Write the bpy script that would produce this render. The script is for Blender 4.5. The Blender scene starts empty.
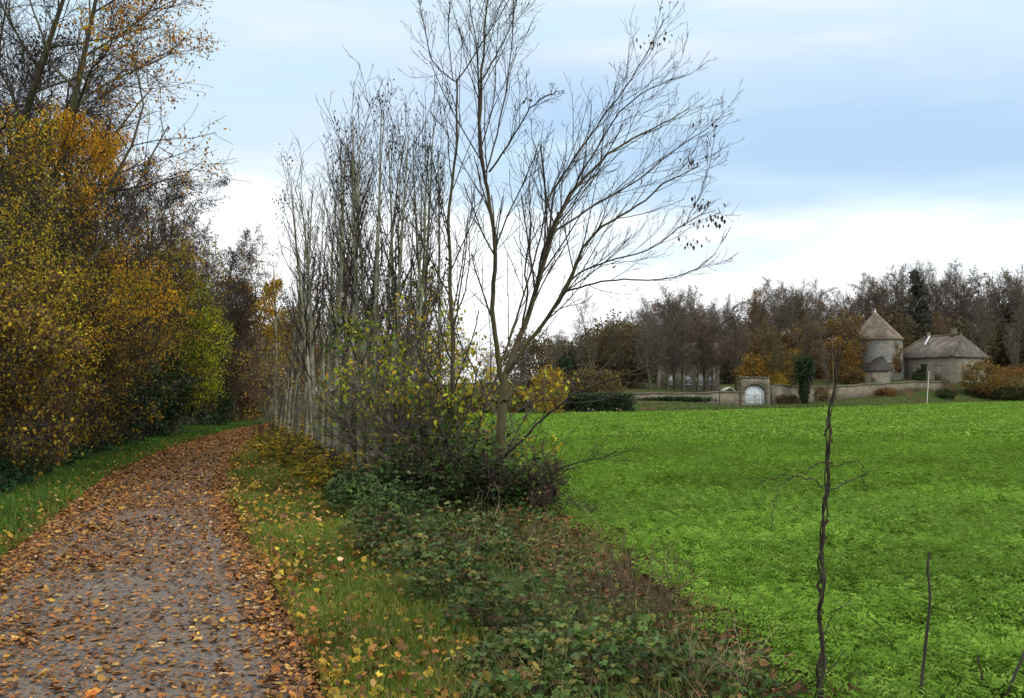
import bpy, math, random
import numpy as np
from mathutils import Vector

R = math.radians
SC = bpy.context.scene
COL = SC.collection
rng = np.random.default_rng(11)
pyr = random.Random(5)

# ------------------------------------------------------------------ camera
W_PX, H_PX, F_PX, HOR = 1024, 698, 870.0, 393.0
CAM_Z = 1.65
PITCH = math.atan((HOR - H_PX / 2) / F_PX)
cam = bpy.data.cameras.new("camera")
cam.sensor_width = 36.0
cam.lens = F_PX / W_PX * 36.0
cam.clip_start = 0.05
cam.clip_end = 3000
camo = bpy.data.objects.new("camera", cam)
COL.objects.link(camo)
camo.location = (0, 0, CAM_Z)
camo.rotation_euler = (math.pi / 2 + PITCH, 0, 0)
SC.camera = camo

# ------------------------------------------------------------------ sky, sun, exposure
SUN = Vector((0.80, -0.42, 0.40)).normalized()
SUN_EL = math.asin(SUN.z)
world = bpy.data.worlds.new("World")
SC.world = world
world.use_nodes = True
nt = world.node_tree
nt.nodes.clear()
SKY_STRENGTH = 0.1


class NB:
    """small helper for shader node graphs"""
    def __init__(s, tree):
        s.t = tree
    def n(s, kind, **kw):
        nd = s.t.nodes.new(kind)
        for k, v in kw.items():
            setattr(nd, k, v)
        return nd
    def put(s, sock, v):
        if isinstance(v, bpy.types.NodeSocket):
            s.t.links.new(v, sock)
        elif isinstance(v, (tuple, list)):
            sock.default_value = tuple(v) if len(v) == len(sock.default_value) else tuple(v) + (1.0,)
        else:
            sock.default_value = v
    def math(s, op, a, b=0.0, c=None):
        nd = s.n("ShaderNodeMath", operation=op)
        s.put(nd.inputs[0], a)
        s.put(nd.inputs[1], b)
        if c is not None:
            s.put(nd.inputs[2], c)
        return nd.outputs[0]
    def ramp(s, v, lo, hi, smooth=True):
        nd = s.n("ShaderNodeMapRange", interpolation_type="SMOOTHSTEP" if smooth else "LINEAR")
        s.put(nd.inputs[0], v)
        s.put(nd.inputs[1], lo)
        s.put(nd.inputs[2], hi)
        return nd.outputs[0]
    def mix(s, f, a, b, blend="MIX"):
        nd = s.n("ShaderNodeMix", data_type="RGBA", blend_type=blend)
        s.put(nd.inputs[0], f)
        s.put(nd.inputs[6], a)
        s.put(nd.inputs[7], b)
        return nd.outputs[2]
    def noise(s, vec, scale, detail=4.0, rough=0.55, dist=0.0, out=0):
        nd = s.n("ShaderNodeTexNoise")
        if vec is not None:
            s.put(nd.inputs["Vector"], vec)
        nd.inputs["Scale"].default_value = scale
        nd.inputs["Detail"].default_value = detail
        nd.inputs["Roughness"].default_value = rough
        nd.inputs["Distortion"].default_value = dist
        return nd.outputs[out]
    def mapv(s, vec, scale=(1, 1, 1), loc=(0, 0, 0), rot=(0, 0, 0)):
        nd = s.n("ShaderNodeMapping")
        s.put(nd.inputs[0], vec)
        nd.inputs[1].default_value = loc
        nd.inputs[2].default_value = rot
        nd.inputs[3].default_value = scale
        return nd.outputs[0]


b = NB(nt)
sky = b.n("ShaderNodeTexSky", sky_type="NISHITA")
sky.sun_disc = False
sky.sun_elevation = SUN_EL
sky.sun_rotation = math.atan2(SUN.x, SUN.y)
tc = b.n("ShaderNodeTexCoord")
dirv = tc.outputs["Generated"]
sep = b.n("ShaderNodeSeparateXYZ")
b.put(sep.inputs[0], dirv)
dx, dz = sep.outputs[0], sep.outputs[2]
n1 = b.noise(b.mapv(dirv, (1.1, 1.1, 5.0), (3.1, 0.4, 0.2)), 2.2, 5.0, 0.5, 0.4)
n2 = b.noise(b.mapv(dirv, (1.3, 1.3, 7.0), (7.7, 1.0, 0.0), (0.0, 0.10, 0.0)), 2.2, 4.0, 0.5, 0.5)
e = b.math("ADD", dz, b.math("MULTIPLY", b.math("SUBTRACT", n1, 0.5), 0.16))
e = b.math("ADD", e, b.math("MULTIPLY", dx, 0.08))
white_m = b.math("SUBTRACT", 1.0, b.ramp(e, 0.146, 0.224))
band = b.math("MULTIPLY", b.ramp(e, 0.17, 0.26), b.math("SUBTRACT", 1.0, b.ramp(e, 0.30, 0.44)))
rightness = b.ramp(dx, -0.30, 0.12)
band = b.math("MULTIPLY", band, b.math("ADD", 0.18, b.math("MULTIPLY", rightness, 0.72)))
band = b.math("MULTIPLY", band, b.ramp(n2, 0.22, 0.56))
pale = b.mix(b.ramp(n2, 0.35, 0.65), (0.60, 0.775, 0.88), (0.765, 0.84, 0.905))
cl = b.mix(band, pale, (0.405, 0.60, 0.85))
cl = b.mix(white_m, cl, (1.15, 1.18, 1.20))
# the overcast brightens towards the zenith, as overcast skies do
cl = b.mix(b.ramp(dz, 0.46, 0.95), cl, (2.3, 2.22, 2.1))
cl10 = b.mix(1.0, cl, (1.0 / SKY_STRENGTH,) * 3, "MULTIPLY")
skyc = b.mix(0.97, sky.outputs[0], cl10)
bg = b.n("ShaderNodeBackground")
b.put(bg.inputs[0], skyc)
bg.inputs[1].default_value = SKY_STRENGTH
wo = b.n("ShaderNodeOutputWorld")
nt.links.new(bg.outputs[0], wo.inputs[0])

sl = bpy.data.lights.new("sun", "SUN")
sl.energy = 1.5
sl.angle = R(10)
sl.color = (1.0, 0.93, 0.82)
slo = bpy.data.objects.new("sun", sl)
COL.objects.link(slo)
slo.rotation_euler = SUN.to_track_quat("Z", "Y").to_euler()

SC.view_settings.view_transform = "Standard"
SC.view_settings.look = "None"
SC.view_settings.exposure = 0.22
SC.view_settings.gamma = 1.0
SC.view_settings.use_curve_mapping = False
SC.render.engine = "CYCLES"
SC.cycles.max_bounces = 5
SC.cycles.diffuse_bounces = 3
SC.cycles.transmission_bounces = 3
SC.cycles.glossy_bounces = 2
SC.cycles.use_denoising = True

# ------------------------------------------------------------------ geometry helpers
CT, ST = math.cos(PITCH), math.sin(PITCH)


def at(px, py, d):
    """world point seen at a pixel of the photograph at distance d along the ground"""
    u, v = (px - W_PX / 2) / F_PX, (H_PX / 2 - py) / F_PX
    y, z = CT - ST * v, ST + CT * v
    return np.array((u * d / y, d, CAM_Z + z * d / y))


def gx(px, d):
    return (px - 512.0) / F_PX * d


def gp(px, py):
    d = CAM_Z * F_PX / (py - HOR)
    return (gx(px, d), d)


def sm(a, b_, x):
    t = np.clip((np.asarray(x, float) - a) / (b_ - a), 0, 1)
    return t * t * (3 - 2 * t)


EX = np.array([-400, -25, 3.75, 16.8, 23, 37, 50, 67.7, 95, 400.0])
EY = np.array([64, 64, 68, 77.6, 84, 95.7, 105, 115, 126, 210.0])


WX = np.array([10, 17, 26, 33, 39, 46, 52, 58, 90.0])
WY = np.array([92, 95, 100.2, 102.4, 106.6, 109.4, 111.9, 115.6, 132.0])
AX = np.array([-40, 5, 16, 23, 33, 41, 50, 65, 100.0])
AZ = np.array([0.3, 0.4, 0.7, 0.12, 0.2, 0.55, 1.05, 1.75, 2.2])


def HT(x, y):
    """terrain height: flat crop, a grass bank, a terrace behind the stone walls, then the wooded hill"""
    x, y = np.asarray(x, float), np.asarray(y, float)
    ye = np.interp(x, EX, EY)
    t = y - ye
    k = sm(12, 60, x)
    h = k * 0.5 * sm(80, 118, y)
    h = h + np.interp(x, AX, AZ) * sm(0.3, 7, t)
    h = h + (0.9 + 0.5 * k) * sm(0.3, 2.0, y - np.interp(x, WX, WY)) * sm(6, 12, x)
    h = h + (0.045 + 0.075 * k) * np.clip(t - 12, 0, 75) * sm(-60, 5, x)
    h = h + 1.2 * k * sm(30, 70, t)
    return h


def hz(x, y):
    return float(HT(x, y))


def sn(p, s, seed=0.0):
    """cheap smooth pseudo noise of points, about -1..1"""
    x, y, z = p[..., 0] * s + seed, p[..., 1] * s + seed * 1.7, p[..., 2] * s + seed * 0.6
    return (np.sin(x * 1.7 + 1.3 * np.sin(y * 1.1 + z)) + np.sin(y * 2.1 + 1.1 * np.sin(z * 1.3 + x * 0.7)) + np.sin(z * 1.9 + 1.2 * np.sin(x * 0.9 - y))) / 2.4


def build(name, V, F, mat, parent=None, tint=None, smooth=False):
    """V (n,3), F list of int arrays (k,3)/(k,4) -> one mesh object"""
    V = np.asarray(V, np.float32)
    F = [np.asarray(f, np.int32) for f in (F if isinstance(F, list) else [F]) if len(f)]
    me = bpy.data.meshes.new(name)
    me.vertices.add(len(V))
    me.vertices.foreach_set("co", V.ravel())
    nl = sum(f.size for f in F)
    npoly = sum(len(f) for f in F)
    me.loops.add(nl)
    me.loops.foreach_set("vertex_index", np.concatenate([f.ravel() for f in F]))
    me.polygons.add(npoly)
    tot = np.concatenate([np.full(len(f), f.shape[1], np.int32) for f in F])
    me.polygons.foreach_set("loop_start", np.concatenate(([0], np.cumsum(tot)[:-1])).astype(np.int32))
    me.polygons.foreach_set("loop_total", tot)
    if smooth:
        me.polygons.foreach_set("use_smooth", np.ones(npoly, bool))
    if tint is not None:
        a = me.attributes.new("tint", "FLOAT_COLOR", "POINT")
        c = np.ones((len(V), 4), np.float32)
        c[:, :3] = tint
        a.data.foreach_set("color", c.ravel())
    me.update(calc_edges=True)
    for m in (mat if isinstance(mat, list) else [mat]):
        me.materials.append(m)
    o = bpy.data.objects.new(name, me)
    COL.objects.link(o)
    if parent is not None:
        o.parent = parent
    return o


def tag(o, label=None, cat=None, group=None, kind=None):
    for k, v in (("label", label), ("category", cat), ("group", group), ("kind", kind)):
        if v:
            o[k] = v
    return o


def thing(name, label, cat, loc, group=None, rz=0.0, scale=None):
    o = bpy.data.objects.new(name, None)
    o.empty_display_size = 0.2
    COL.objects.link(o)
    o.location = tuple(float(c) for c in loc)
    o.rotation_euler = (0, 0, rz)
    if scale is not None:
        o.scale = scale if isinstance(scale, (tuple, list)) else (scale,) * 3
    return tag(o, label, cat, group)


def copy_thing(root, loc, label, group=None, rz=0.0, scale=1.0):
    c = root.copy()
    COL.objects.link(c)
    c.location = tuple(float(v) for v in loc)
    c.rotation_euler = (0, 0, rz)
    c.scale = scale if isinstance(scale, (tuple, list)) else (scale,) * 3
    c["label"] = label
    if group:
        c["group"] = group
    for ch in root.children:
        d = ch.copy()
        COL.objects.link(d)
        d.parent = c
        for g in ch.children:
            e_ = g.copy()
            COL.objects.link(e_)
            e_.parent = d
    return c


class MB:
    """collects boxes, prisms and tubes into one mesh"""
    def __init__(s):
        s.V, s.F4, s.F3, s.n = [], [], [], 0
    def add(s, V, quads=(), tris=()):
        V = np.asarray(V, float)
        s.V.append(V)
        if len(quads):
            s.F4.append(np.asarray(quads) + s.n)
        if len(tris):
            s.F3.append(np.asarray(tris) + s.n)
        s.n += len(V)
    def box(s, c, size, rz=0.0):
        x, y, z = size[0] / 2, size[1] / 2, size[2] / 2
        P = np.array([(i * x, j * y, k * z) for k in (-1, 1) for j in (-1, 1) for i in (-1, 1)])
        ca, sa = math.cos(rz), math.sin(rz)
        P = np.stack([P[:, 0] * ca - P[:, 1] * sa, P[:, 0] * sa + P[:, 1] * ca, P[:, 2]], 1) + np.array(c)
        s.add(P, [(0, 2, 3, 1), (4, 5, 7, 6), (0, 1, 5, 4), (2, 6, 7, 3), (0, 4, 6, 2), (1, 3, 7, 5)])
    def tube(s, pts, rad, k=8, cap=True):
        V, F = tubes(np.asarray(pts, float)[None], np.asarray(rad, float)[None], k)
        s.add(V, F)
        if cap:
            n = len(pts)
            for ring, ctr in ((0, pts[0]), (n - 1, pts[-1])):
                base = [V[ring * k + i] for i in range(k)] + [np.asarray(ctr, float)]
                s.add(base, tris=[(i, (i + 1) % k, k) if ring else ((i + 1) % k, i, k) for i in range(k)])
    def build(s, name, mat, parent=None, smooth=False):
        F = []
        if s.F4:
            F.append(np.concatenate(s.F4))
        if s.F3:
            F.append(np.concatenate(s.F3))
        return build(name, np.concatenate(s.V), F, mat, parent, smooth=smooth)


def tubes(P, Rd, k):
    """P (m,n,3) polylines, Rd (m,n) radii -> verts and quads"""
    m, n, _ = P.shape
    T = np.gradient(P, axis=1)
    T /= np.linalg.norm(T, axis=2, keepdims=True) + 1e-9
    ref = np.where(np.abs(T[:, :1, 2:3]) > 0.8, np.array([1.0, 0.0, 0.0]), np.array([0.0, 0.0, 1.0]))
    A = np.cross(T, np.broadcast_to(ref, T.shape))
    A /= np.linalg.norm(A, axis=2, keepdims=True) + 1e-9
    B = np.cross(T, A)
    th = np.arange(k) / k * 2 * math.pi
    V = P[:, :, None, :] + Rd[:, :, None, None] * (A[:, :, None, :] * np.cos(th)[None, None, :, None] + B[:, :, None, :] * np.sin(th)[None, None, :, None])
    idx = np.arange(m * n * k).reshape(m, n, k)
    a, c = idx[:, :-1, :], idx[:, 1:, :]
    F = np.stack([a, np.roll(a, -1, 2), np.roll(c, -1, 2), c], -1).reshape(-1, 4)
    return V.reshape(-1, 3), F


def eul(rx, ry, rz):
    """rotation matrices Rz*Rx*Ry, vectorised"""
    cx, sx, cy, sy, cz, sz = np.cos(rx), np.sin(rx), np.cos(ry), np.sin(ry), np.cos(rz), np.sin(rz)
    o, l = np.zeros_like(cx), np.ones_like(cx)
    X = np.stack([l, o, o, o, cx, -sx, o, sx, cx], -1).reshape(-1, 3, 3)
    Y = np.stack([cy, o, sy, o, l, o, -sy, o, cy], -1).reshape(-1, 3, 3)
    Z = np.stack([cz, -sz, o, sz, cz, o, o, o, l], -1).reshape(-1, 3, 3)
    return Z @ X @ Y


def scatter(tv, tf, pos, M, scale, col):
    """instances of a template -> V, F, tint"""
    tv, tf = np.asarray(tv, float), np.asarray(tf)
    m, n = len(pos), len(tv)
    if np.ndim(scale) == 1:
        scale = np.asarray(scale)[:, None]
    S = tv[None] * scale[:, None, :] if scale.shape[1] == 3 else tv[None] * scale[:, None, :]
    V = np.einsum("mij,mnj->mni", M, S) + np.asarray(pos)[:, None, :]
    F = (tf[None] + (np.arange(m) * n)[:, None, None]).reshape(-1, tf.shape[1])
    return V.reshape(-1, 3), F, np.repeat(col, n, 0)


def merge(parts):
    V, F, C, n = [], [], [], 0
    for v, f, c in parts:
        V.append(v)
        F.append(f + n)
        C.append(c)
        n += len(v)
    return np.concatenate(V), F, np.concatenate(C)


LEAF_V = [(0, 0, 0), (-0.30, 0.42, 0.10), (0, 1, -0.08), (0.30, 0.42, 0.10)]
LEAF_F = [(0, 2, 1), (0, 3, 2)]
# a broader leaf for near plants: six points round a folded midrib
OVAL_V = [(0, 0, 0), (-0.26, 0.25, 0.07), (-0.32, 0.58, 0.09), (0, 1.05, -0.10), (0.32, 0.58, 0.09), (0.26, 0.25, 0.07), (0, 0.5, 0.0)]
OVAL_F = [(0, 6, 1), (1, 6, 2), (2, 6, 3), (3, 6, 4), (4, 6, 5), (5, 6, 0)]


def palette(cols, m, jit=0.18, r=None, weights=None):
    r = r or rng
    cols = np.asarray(cols, float)
    i = r.choice(len(cols), m, p=weights)
    j = r.choice(len(cols), m, p=weights)
    f = r.random((m, 1)) * 0.5
    c = cols[i] * (1 - f) + cols[j] * f
    return np.clip(c * (1 + jit * r.normal(size=(m, 1))), 0.004, 0.9)


# ------------------------------------------------------------------ materials
def new_mat(name):
    m = bpy.data.materials.new(name)
    m.use_nodes = True
    m.node_tree.nodes.clear()
    k = NB(m.node_tree)
    out = k.n("ShaderNodeOutputMaterial")
    return m, k, out


def bsdf(k, col, rough=0.8, spec=0.25, bump=None, bstr=0.4, bdist=0.02):
    p = k.n("ShaderNodeBsdfPrincipled")
    k.put(p.inputs["Base Color"], col)
    k.put(p.inputs["Roughness"], rough)
    p.inputs["Specular IOR Level"].default_value = spec
    if bump is not None:
        bn = k.n("ShaderNodeBump")
        bn.inputs["Strength"].default_value = bstr
        bn.inputs["Distance"].default_value = bdist
        k.put(bn.inputs["Height"], bump)
        k.t.links.new(bn.outputs[0], p.inputs["Normal"])
    return p.outputs[0]


def m_leaf(name, trans=0.35, rough=0.55, spec=0.3):
    m, k, out = new_mat(name)
    at_ = k.n("ShaderNodeAttribute", attribute_name="tint")
    p = bsdf(k, at_.outputs["Color"], rough, spec)
    t = k.n("ShaderNodeBsdfTranslucent")
    k.put(t.inputs[0], at_.outputs["Color"])
    mx = k.n("ShaderNodeMixShader")
    mx.inputs[0].default_value = trans
    m.node_tree.links.new(p, mx.inputs[1])
    m.node_tree.links.new(t.outputs[0], mx.inputs[2])
    m.node_tree.links.new(mx.outputs[0], out.inputs[0])
    return m


def m_bark(name, c0, c1, scale=18, stretch=0.25, moss=None):
    m, k, out = new_mat(name)
    t = k.n("ShaderNodeTexCoord")
    v = k.mapv(t.outputs["Object"], (1, 1, stretch))
    n = k.noise(v, scale, 5, 0.65)
    c = k.mix(k.ramp(n, 0.35, 0.65), c0, c1)
    if moss:
        mm = k.noise(t.outputs["Object"], 2.5, 3, 0.6)
        c = k.mix(k.ramp(mm, 0.42, 0.62), c, moss)
    k.t.links.new(bsdf(k, c, 0.85, 0.2, n, 0.5, 0.01), out.inputs[0])
    return m


def m_plain(name, col, rough=0.7, var=0.25, scale=6.0, spec=0.25):
    m, k, out = new_mat(name)
    t = k.n("ShaderNodeTexCoord")
    n = k.noise(t.outputs["Object"], scale, 5, 0.6)
    c = k.mix(n, tuple(x * (1 - var) for x in col), tuple(min(1, x * (1 + var)) for x in col))
    k.t.links.new(bsdf(k, c, rough, spec, n, 0.2, 0.01), out.inputs[0])
    return m


def m_stone(name, c0, c1, mortar, scale=3.0, patch=None):
    m, k, out = new_mat(name)
    t = k.n("ShaderNodeTexCoord")
    v = k.mapv(t.outputs["Object"], (1, 1, 1.8))
    vo = k.n("ShaderNodeTexVoronoi", feature="F1")
    k.put(vo.inputs["Vector"], v)
    vo.inputs["Scale"].default_value = scale
    ve = k.n("ShaderNodeTexVoronoi", feature="DISTANCE_TO_EDGE")
    k.put(ve.inputs["Vector"], v)
    ve.inputs["Scale"].default_value = scale
    sepc = k.n("ShaderNodeSeparateColor")
    k.put(sepc.inputs[0], vo.outputs["Color"])
    c = k.mix(sepc.outputs[0], c0, c1)
    big = k.noise(t.outputs["Object"], 0.55, 5, 0.6)
    if patch:
        c = k.mix(k.ramp(big, 0.42, 0.62), c, patch)
    fine = k.noise(t.outputs["Object"], 9, 5, 0.7)
    c = k.mix(k.math("MULTIPLY", fine, 0.55), c, tuple(x * 0.45 for x in c0))
    c = k.mix(k.ramp(ve.outputs["Distance"], 0.0, 0.09), mortar, c)
    k.t.links.new(bsdf(k, c, 0.9, 0.15, ve.outputs["Distance"], 0.6, 0.05), out.inputs[0])
    return m


def m_tiles(name, c0, c1, c2, scale=3.0):
    m, k, out = new_mat(name)
    t = k.n("ShaderNodeTexCoord")
    br = k.n("ShaderNodeTexVoronoi", feature="F1")
    k.put(br.inputs["Vector"], k.mapv(t.outputs["Object"], (1, 1, 1.4)))
    br.inputs["Scale"].default_value = 4.5
    sepc = k.n("ShaderNodeSeparateColor")
    k.put(sepc.inputs[0], br.outputs["Color"])
    c = k.mix(sepc.outputs[0], c0, c1)
    big = k.noise(k.mapv(t.outputs["Object"], (1, 1, 0.5)), 0.7, 6, 0.65)
    c = k.mix(k.ramp(big, 0.45, 0.62), c, c2)
    sp = k.n("ShaderNodeSeparateXYZ")
    k.put(sp.inputs[0], t.outputs["Object"])
    row = k.math("FRACT", k.math("MULTIPLY", sp.outputs[2], scale))
    c = k.mix(k.ramp(row, 0.0, 0.18), tuple(x * 0.55 for x in c0), c)
    k.t.links.new(bsdf(k, c, 0.85, 0.2, row, 0.5, 0.03), out.inputs[0])
    return m


M_LEAF = m_leaf("autumn_leaf", 0.40, 0.65, 0.12)
M_GREENLEAF = m_leaf("green_leaf", 0.30, 0.55, 0.18)
M_DARKLEAF = m_leaf("evergreen_leaf", 0.15, 0.5, 0.3)
M_LITTER = m_leaf("fallen_leaf", 0.05, 0.6, 0.12)
M_GRASS = m_leaf("grass_blade", 0.35, 0.55, 0.25)
M_CROP = m_leaf("crop_leaf", 0.35, 0.65, 0.08)
M_TWIG = m_bark("dark_twig", (0.030, 0.025, 0.021), (0.062, 0.050, 0.040), 14)
M_TWIGBROWN = m_bark("brown_twig", (0.080, 0.060, 0.050), (0.145, 0.112, 0.092), 8)
M_TWIGGREY = m_bark("grey_twig", (0.085, 0.070, 0.058), (0.15, 0.125, 0.105), 8)
M_BARK = m_bark("dark_bark", (0.045, 0.036, 0.028), (0.10, 0.083, 0.060), 16, 0.2, (0.075, 0.082, 0.035))
M_ASH = m_bark("ash_bark", (0.042, 0.033, 0.020), (0.10, 0.078, 0.045), 14, 0.3, (0.085, 0.075, 0.030))
M_PALE = m_bark("pale_bark", (0.16, 0.155, 0.11), (0.38, 0.37, 0.30), 9, 0.6, (0.18, 0.19, 0.10))
M_VINE = m_bark("vine_bark", (0.022, 0.017, 0.014), (0.055, 0.042, 0.034), 20, 0.4)
M_STRAW = m_plain("dry_stalk", (0.30, 0.24, 0.15), 0.8, 0.35, 9)
M_STRAWDARK = m_plain("dry_brown_stalk", (0.085, 0.060, 0.036), 0.85, 0.4, 9)
M_STONE = m_stone("rubble_stone", (0.26, 0.225, 0.16), (0.13, 0.112, 0.082), (0.19, 0.168, 0.122), 2.0, (0.12, 0.108, 0.078))
M_TOWER = m_stone("tower_stone", (0.28, 0.26, 0.225), (0.15, 0.145, 0.135), (0.24, 0.22, 0.185), 1.2, (0.145, 0.15, 0.16))
M_RENDER = m_stone("barn_stone", (0.31, 0.28, 0.215), (0.21, 0.19, 0.15), (0.28, 0.255, 0.20), 1.4, (0.20, 0.185, 0.15))
M_TILE = m_tiles("clay_tile", (0.145, 0.110, 0.088), (0.07, 0.058, 0.052), (0.21, 0.165, 0.12))
M_TILEDARK = m_tiles("mossy_tile", (0.060, 0.056, 0.054), (0.115, 0.095, 0.080), (0.165, 0.14, 0.11))
M_SLATE = m_tiles("dark_slate", (0.035, 0.034, 0.034), (0.05, 0.047, 0.044), (0.06, 0.055, 0.05))
M_COPING = m_stone("coping_stone", (0.19, 0.16, 0.12), (0.11, 0.095, 0.072), (0.09, 0.08, 0.06), 3.5)
M_WHITE = m_plain("pale_paint", (0.62, 0.63, 0.66), 0.6, 0.12, 3)
M_WOOD = m_plain("grey_timber", (0.20, 0.16, 0.12), 0.8, 0.3, 7)
M_POST = m_plain("pale_post", (0.55, 0.54, 0.50), 0.7, 0.15, 4)
M_WIRE = m_plain("dark_metal", (0.04, 0.04, 0.04), 0.5, 0.2, 5)
M_GLASS = m_plain("window_glass", (0.35, 0.38, 0.42), 0.12, 0.1, 3, 0.8)
M_DARK = m_plain("dark_opening", (0.02, 0.019, 0.018), 0.9, 0.2, 3)

# ------------------------------------------------------------------ ground, path, field
def m_ground():
    m, k, out = new_mat("soil_and_grass")
    t = k.n("ShaderNodeTexCoord")
    P = t.outputs["Object"]
    n = k.noise(P, 0.35, 6, 0.6)
    f = k.noise(P, 7, 6, 0.7)
    g = k.mix(f, (0.022, 0.040, 0.010), (0.060, 0.095, 0.022))
    s = k.mix(f, (0.035, 0.024, 0.015), (0.10, 0.062, 0.032))
    c = k.mix(k.ramp(n, 0.46, 0.60), g, s)
    k.t.links.new(bsdf(k, c, 0.95, 0.1, f, 0.8, 0.05), out.inputs[0])
    return m


def m_field():
    m, k, out = new_mat("green_crop_sheet")
    t = k.n("ShaderNodeTexCoord")
    P = t.outputs["Object"]
    f = k.noise(P, 5.5, 6, 0.68)
    w = k.noise(P, 0.16, 4, 0.6)
    c = k.mix(k.ramp(f, 0.32, 0.62), (0.026, 0.056, 0.008), (0.100, 0.195, 0.015))
    c = k.mix(k.math("MULTIPLY", k.ramp(w, 0.40, 0.68), 0.45), c, (0.18, 0.295, 0.020))
    k.t.links.new(bsdf(k, c, 0.8, 0.15, f, 0.9, 0.10), out.inputs[0])
    return m


def m_path():
    m, k, out = new_mat("damp_gravel")
    t = k.n("ShaderNodeTexCoord")
    P = t.outputs["Object"]
    v = k.n("ShaderNodeTexVoronoi", feature="F1")
    k.put(v.inputs["Vector"], P)
    v.inputs["Scale"].default_value = 55
    sc_ = k.n("ShaderNodeSeparateColor")
    k.put(sc_.inputs[0], v.outputs["Color"])
    n = k.noise(P, 1.4, 6, 0.65)
    f = k.noise(P, 60, 4, 0.7)
    c = k.mix(sc_.outputs[0], (0.019, 0.018, 0.017), (0.135, 0.128, 0.124))
    c = k.mix(k.math("MULTIPLY", k.ramp(n, 0.45, 0.72), 0.7), c, (0.065, 0.048, 0.036))
    c = k.mix(k.ramp(sc_.outputs[1], 0.66, 0.74), c, (0.15, 0.085, 0.038))
    rough = k.math("ADD", 0.42, k.math("MULTIPLY", f, 0.4))
    k.t.links.new(bsdf(k, c, rough, 0.4, f, 0.6, 0.012), out.inputs[0])
    return m


def axis(lo, hi, fine_lo, fine_hi, step, grow_=1.25):
    a = list(np.arange(fine_lo, fine_hi + 1e-6, step))
    s = step
    while a[-1] < hi:
        s *= grow_
        a.append(min(hi, a[-1] + s))
    s = step
    while a[0] > lo:
        s *= grow_
        a.insert(0, max(lo, a[0] - s))
    return np.array(a)


def grid(name, X, Y, zoff, mat):
    xx, yy = X, Y
    V = np.stack([xx, yy, HT(xx, yy) + zoff], -1).reshape(-1, 3)
    r, c = xx.shape
    idx = np.arange(r * c).reshape(r, c)
    F = np.stack([idx[:-1, :-1], idx[:-1, 1:], idx[1:, 1:], idx[1:, :-1]], -1).reshape(-1, 4)
    return build(name, V, F, mat, smooth=True)


gxs, gys = np.meshgrid(axis(-1500, 1800, -30, 110, 1.5), axis(-200, 2200, -4, 190, 1.5))
tag(grid("ground", gxs, gys, -0.02, m_ground()), kind="structure")

# path edges followed from the photograph, in metres
PL = np.array([(-4.6, -14), (-3.6, -3.0), (-3.75, 4.70), (-5.09, 8.65), (-6.32, 12.2), (-7.81, 16.5), (-9.87, 24.3), (-11.4, 31.9), (-12.6, 38.8), (-13.1, 46.3), (-12.0, 56), (-9.9, 66)])
PR = np.array([(1.9, -14), (0.9, -3.0), (-0.95, 4.75), (-1.27, 5.56), (-1.98, 7.4), (-3.17, 10.4), (-4.33, 13.4), (-5.9, 18.2), (-7.74, 24.3), (-9.1, 30.5), (-10.4, 38), (-10.9, 45), (-9.8, 55), (-7.7, 64)])


def resample(P, n):
    s = np.concatenate(([0], np.cumsum(np.linalg.norm(np.diff(P, axis=0), axis=1))))
    q = np.linspace(0, s[-1], n)
    out = np.stack([np.interp(q, s, P[:, i]) for i in range(P.shape[1])], -1)
    for _ in range(8):
        out[1:-1] = (out[:-2] + 2 * out[1:-1] + out[2:]) / 4
    return out


PLs, PRs = resample(PL, 260), resample(PR, 260)
NU = 15
uu = np.linspace(0, 1, NU)
wob = 0.05 * np.sin(np.arange(260) * 0.9) + 0.04 * np.sin(np.arange(260) * 0.37 + 1)
pg = PLs[:, None, :] * (1 - uu)[None, :, None] + PRs[:, None, :] * uu[None, :, None]
pg[:, 0, 0] += wob
pg[:, -1, 0] += wob[::-1]
zz = 0.012 + 0.035 * (1 - (2 * uu - 1) ** 2)[None, :] + 0 * pg[:, :, 0]
zz[:, 0] = zz[:, -1] = -0.03
Vp = np.concatenate([pg, zz[:, :, None]], -1).reshape(-1, 3)
idx = np.arange(260 * NU).reshape(260, NU)
Fp = np.stack([idx[:-1, :-1], idx[:-1, 1:], idx[1:, 1:], idx[1:, :-1]], -1).reshape(-1, 4)
tag(build("path", Vp, Fp, m_path(), smooth=True), kind="structure")


def path_x(y):
    return np.interp(y, PLs[:, 1], PLs[:, 0]), np.interp(y, PRs[:, 1], PRs[:, 0])


# field sheet between the hedge line beside the path and its far edge
NBX = np.array([3.0, 1.5, 1.05, 0.65, -0.4, -2.6, -5.2, -6.6, -6.6, -3])
NBY = np.array([-14, 4.0, 7.0, 10, 14, 20, 28, 36, 50, 64.0])


def field_left(y):
    return np.interp(y, NBY, NBX)


fy = np.concatenate([np.linspace(-14, 2, 17), np.linspace(2.2, 16, 60), np.linspace(16.8, 60, 55), np.linspace(61, 130, 90)])
rows = []
for y in fy:
    hi = np.interp(y, EY, EX) if y > 64 else None
    l = field_left(min(y, 64.0))
    if y > 64:
        l = np.interp(y, EY[2:], EX[2:])
        if y < 68:
            l = -3 + (l + 3) * (y - 64) / 4
    s = np.linspace(0, 1, 70) ** 1.6
    l = l + (0.45 + 0.22 * math.sin(y * 2.3) + 0.15 * math.sin(y * 5.1 + 1) if y < 40 else 0.3)
    rows.append(np.stack([l + (300 - l) * s, np.full(70, y)], -1))
fg = np.array(rows)
tag(grid("field", fg[:, :, 0], fg[:, :, 1], 0.03, m_field()), kind="structure")


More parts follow.
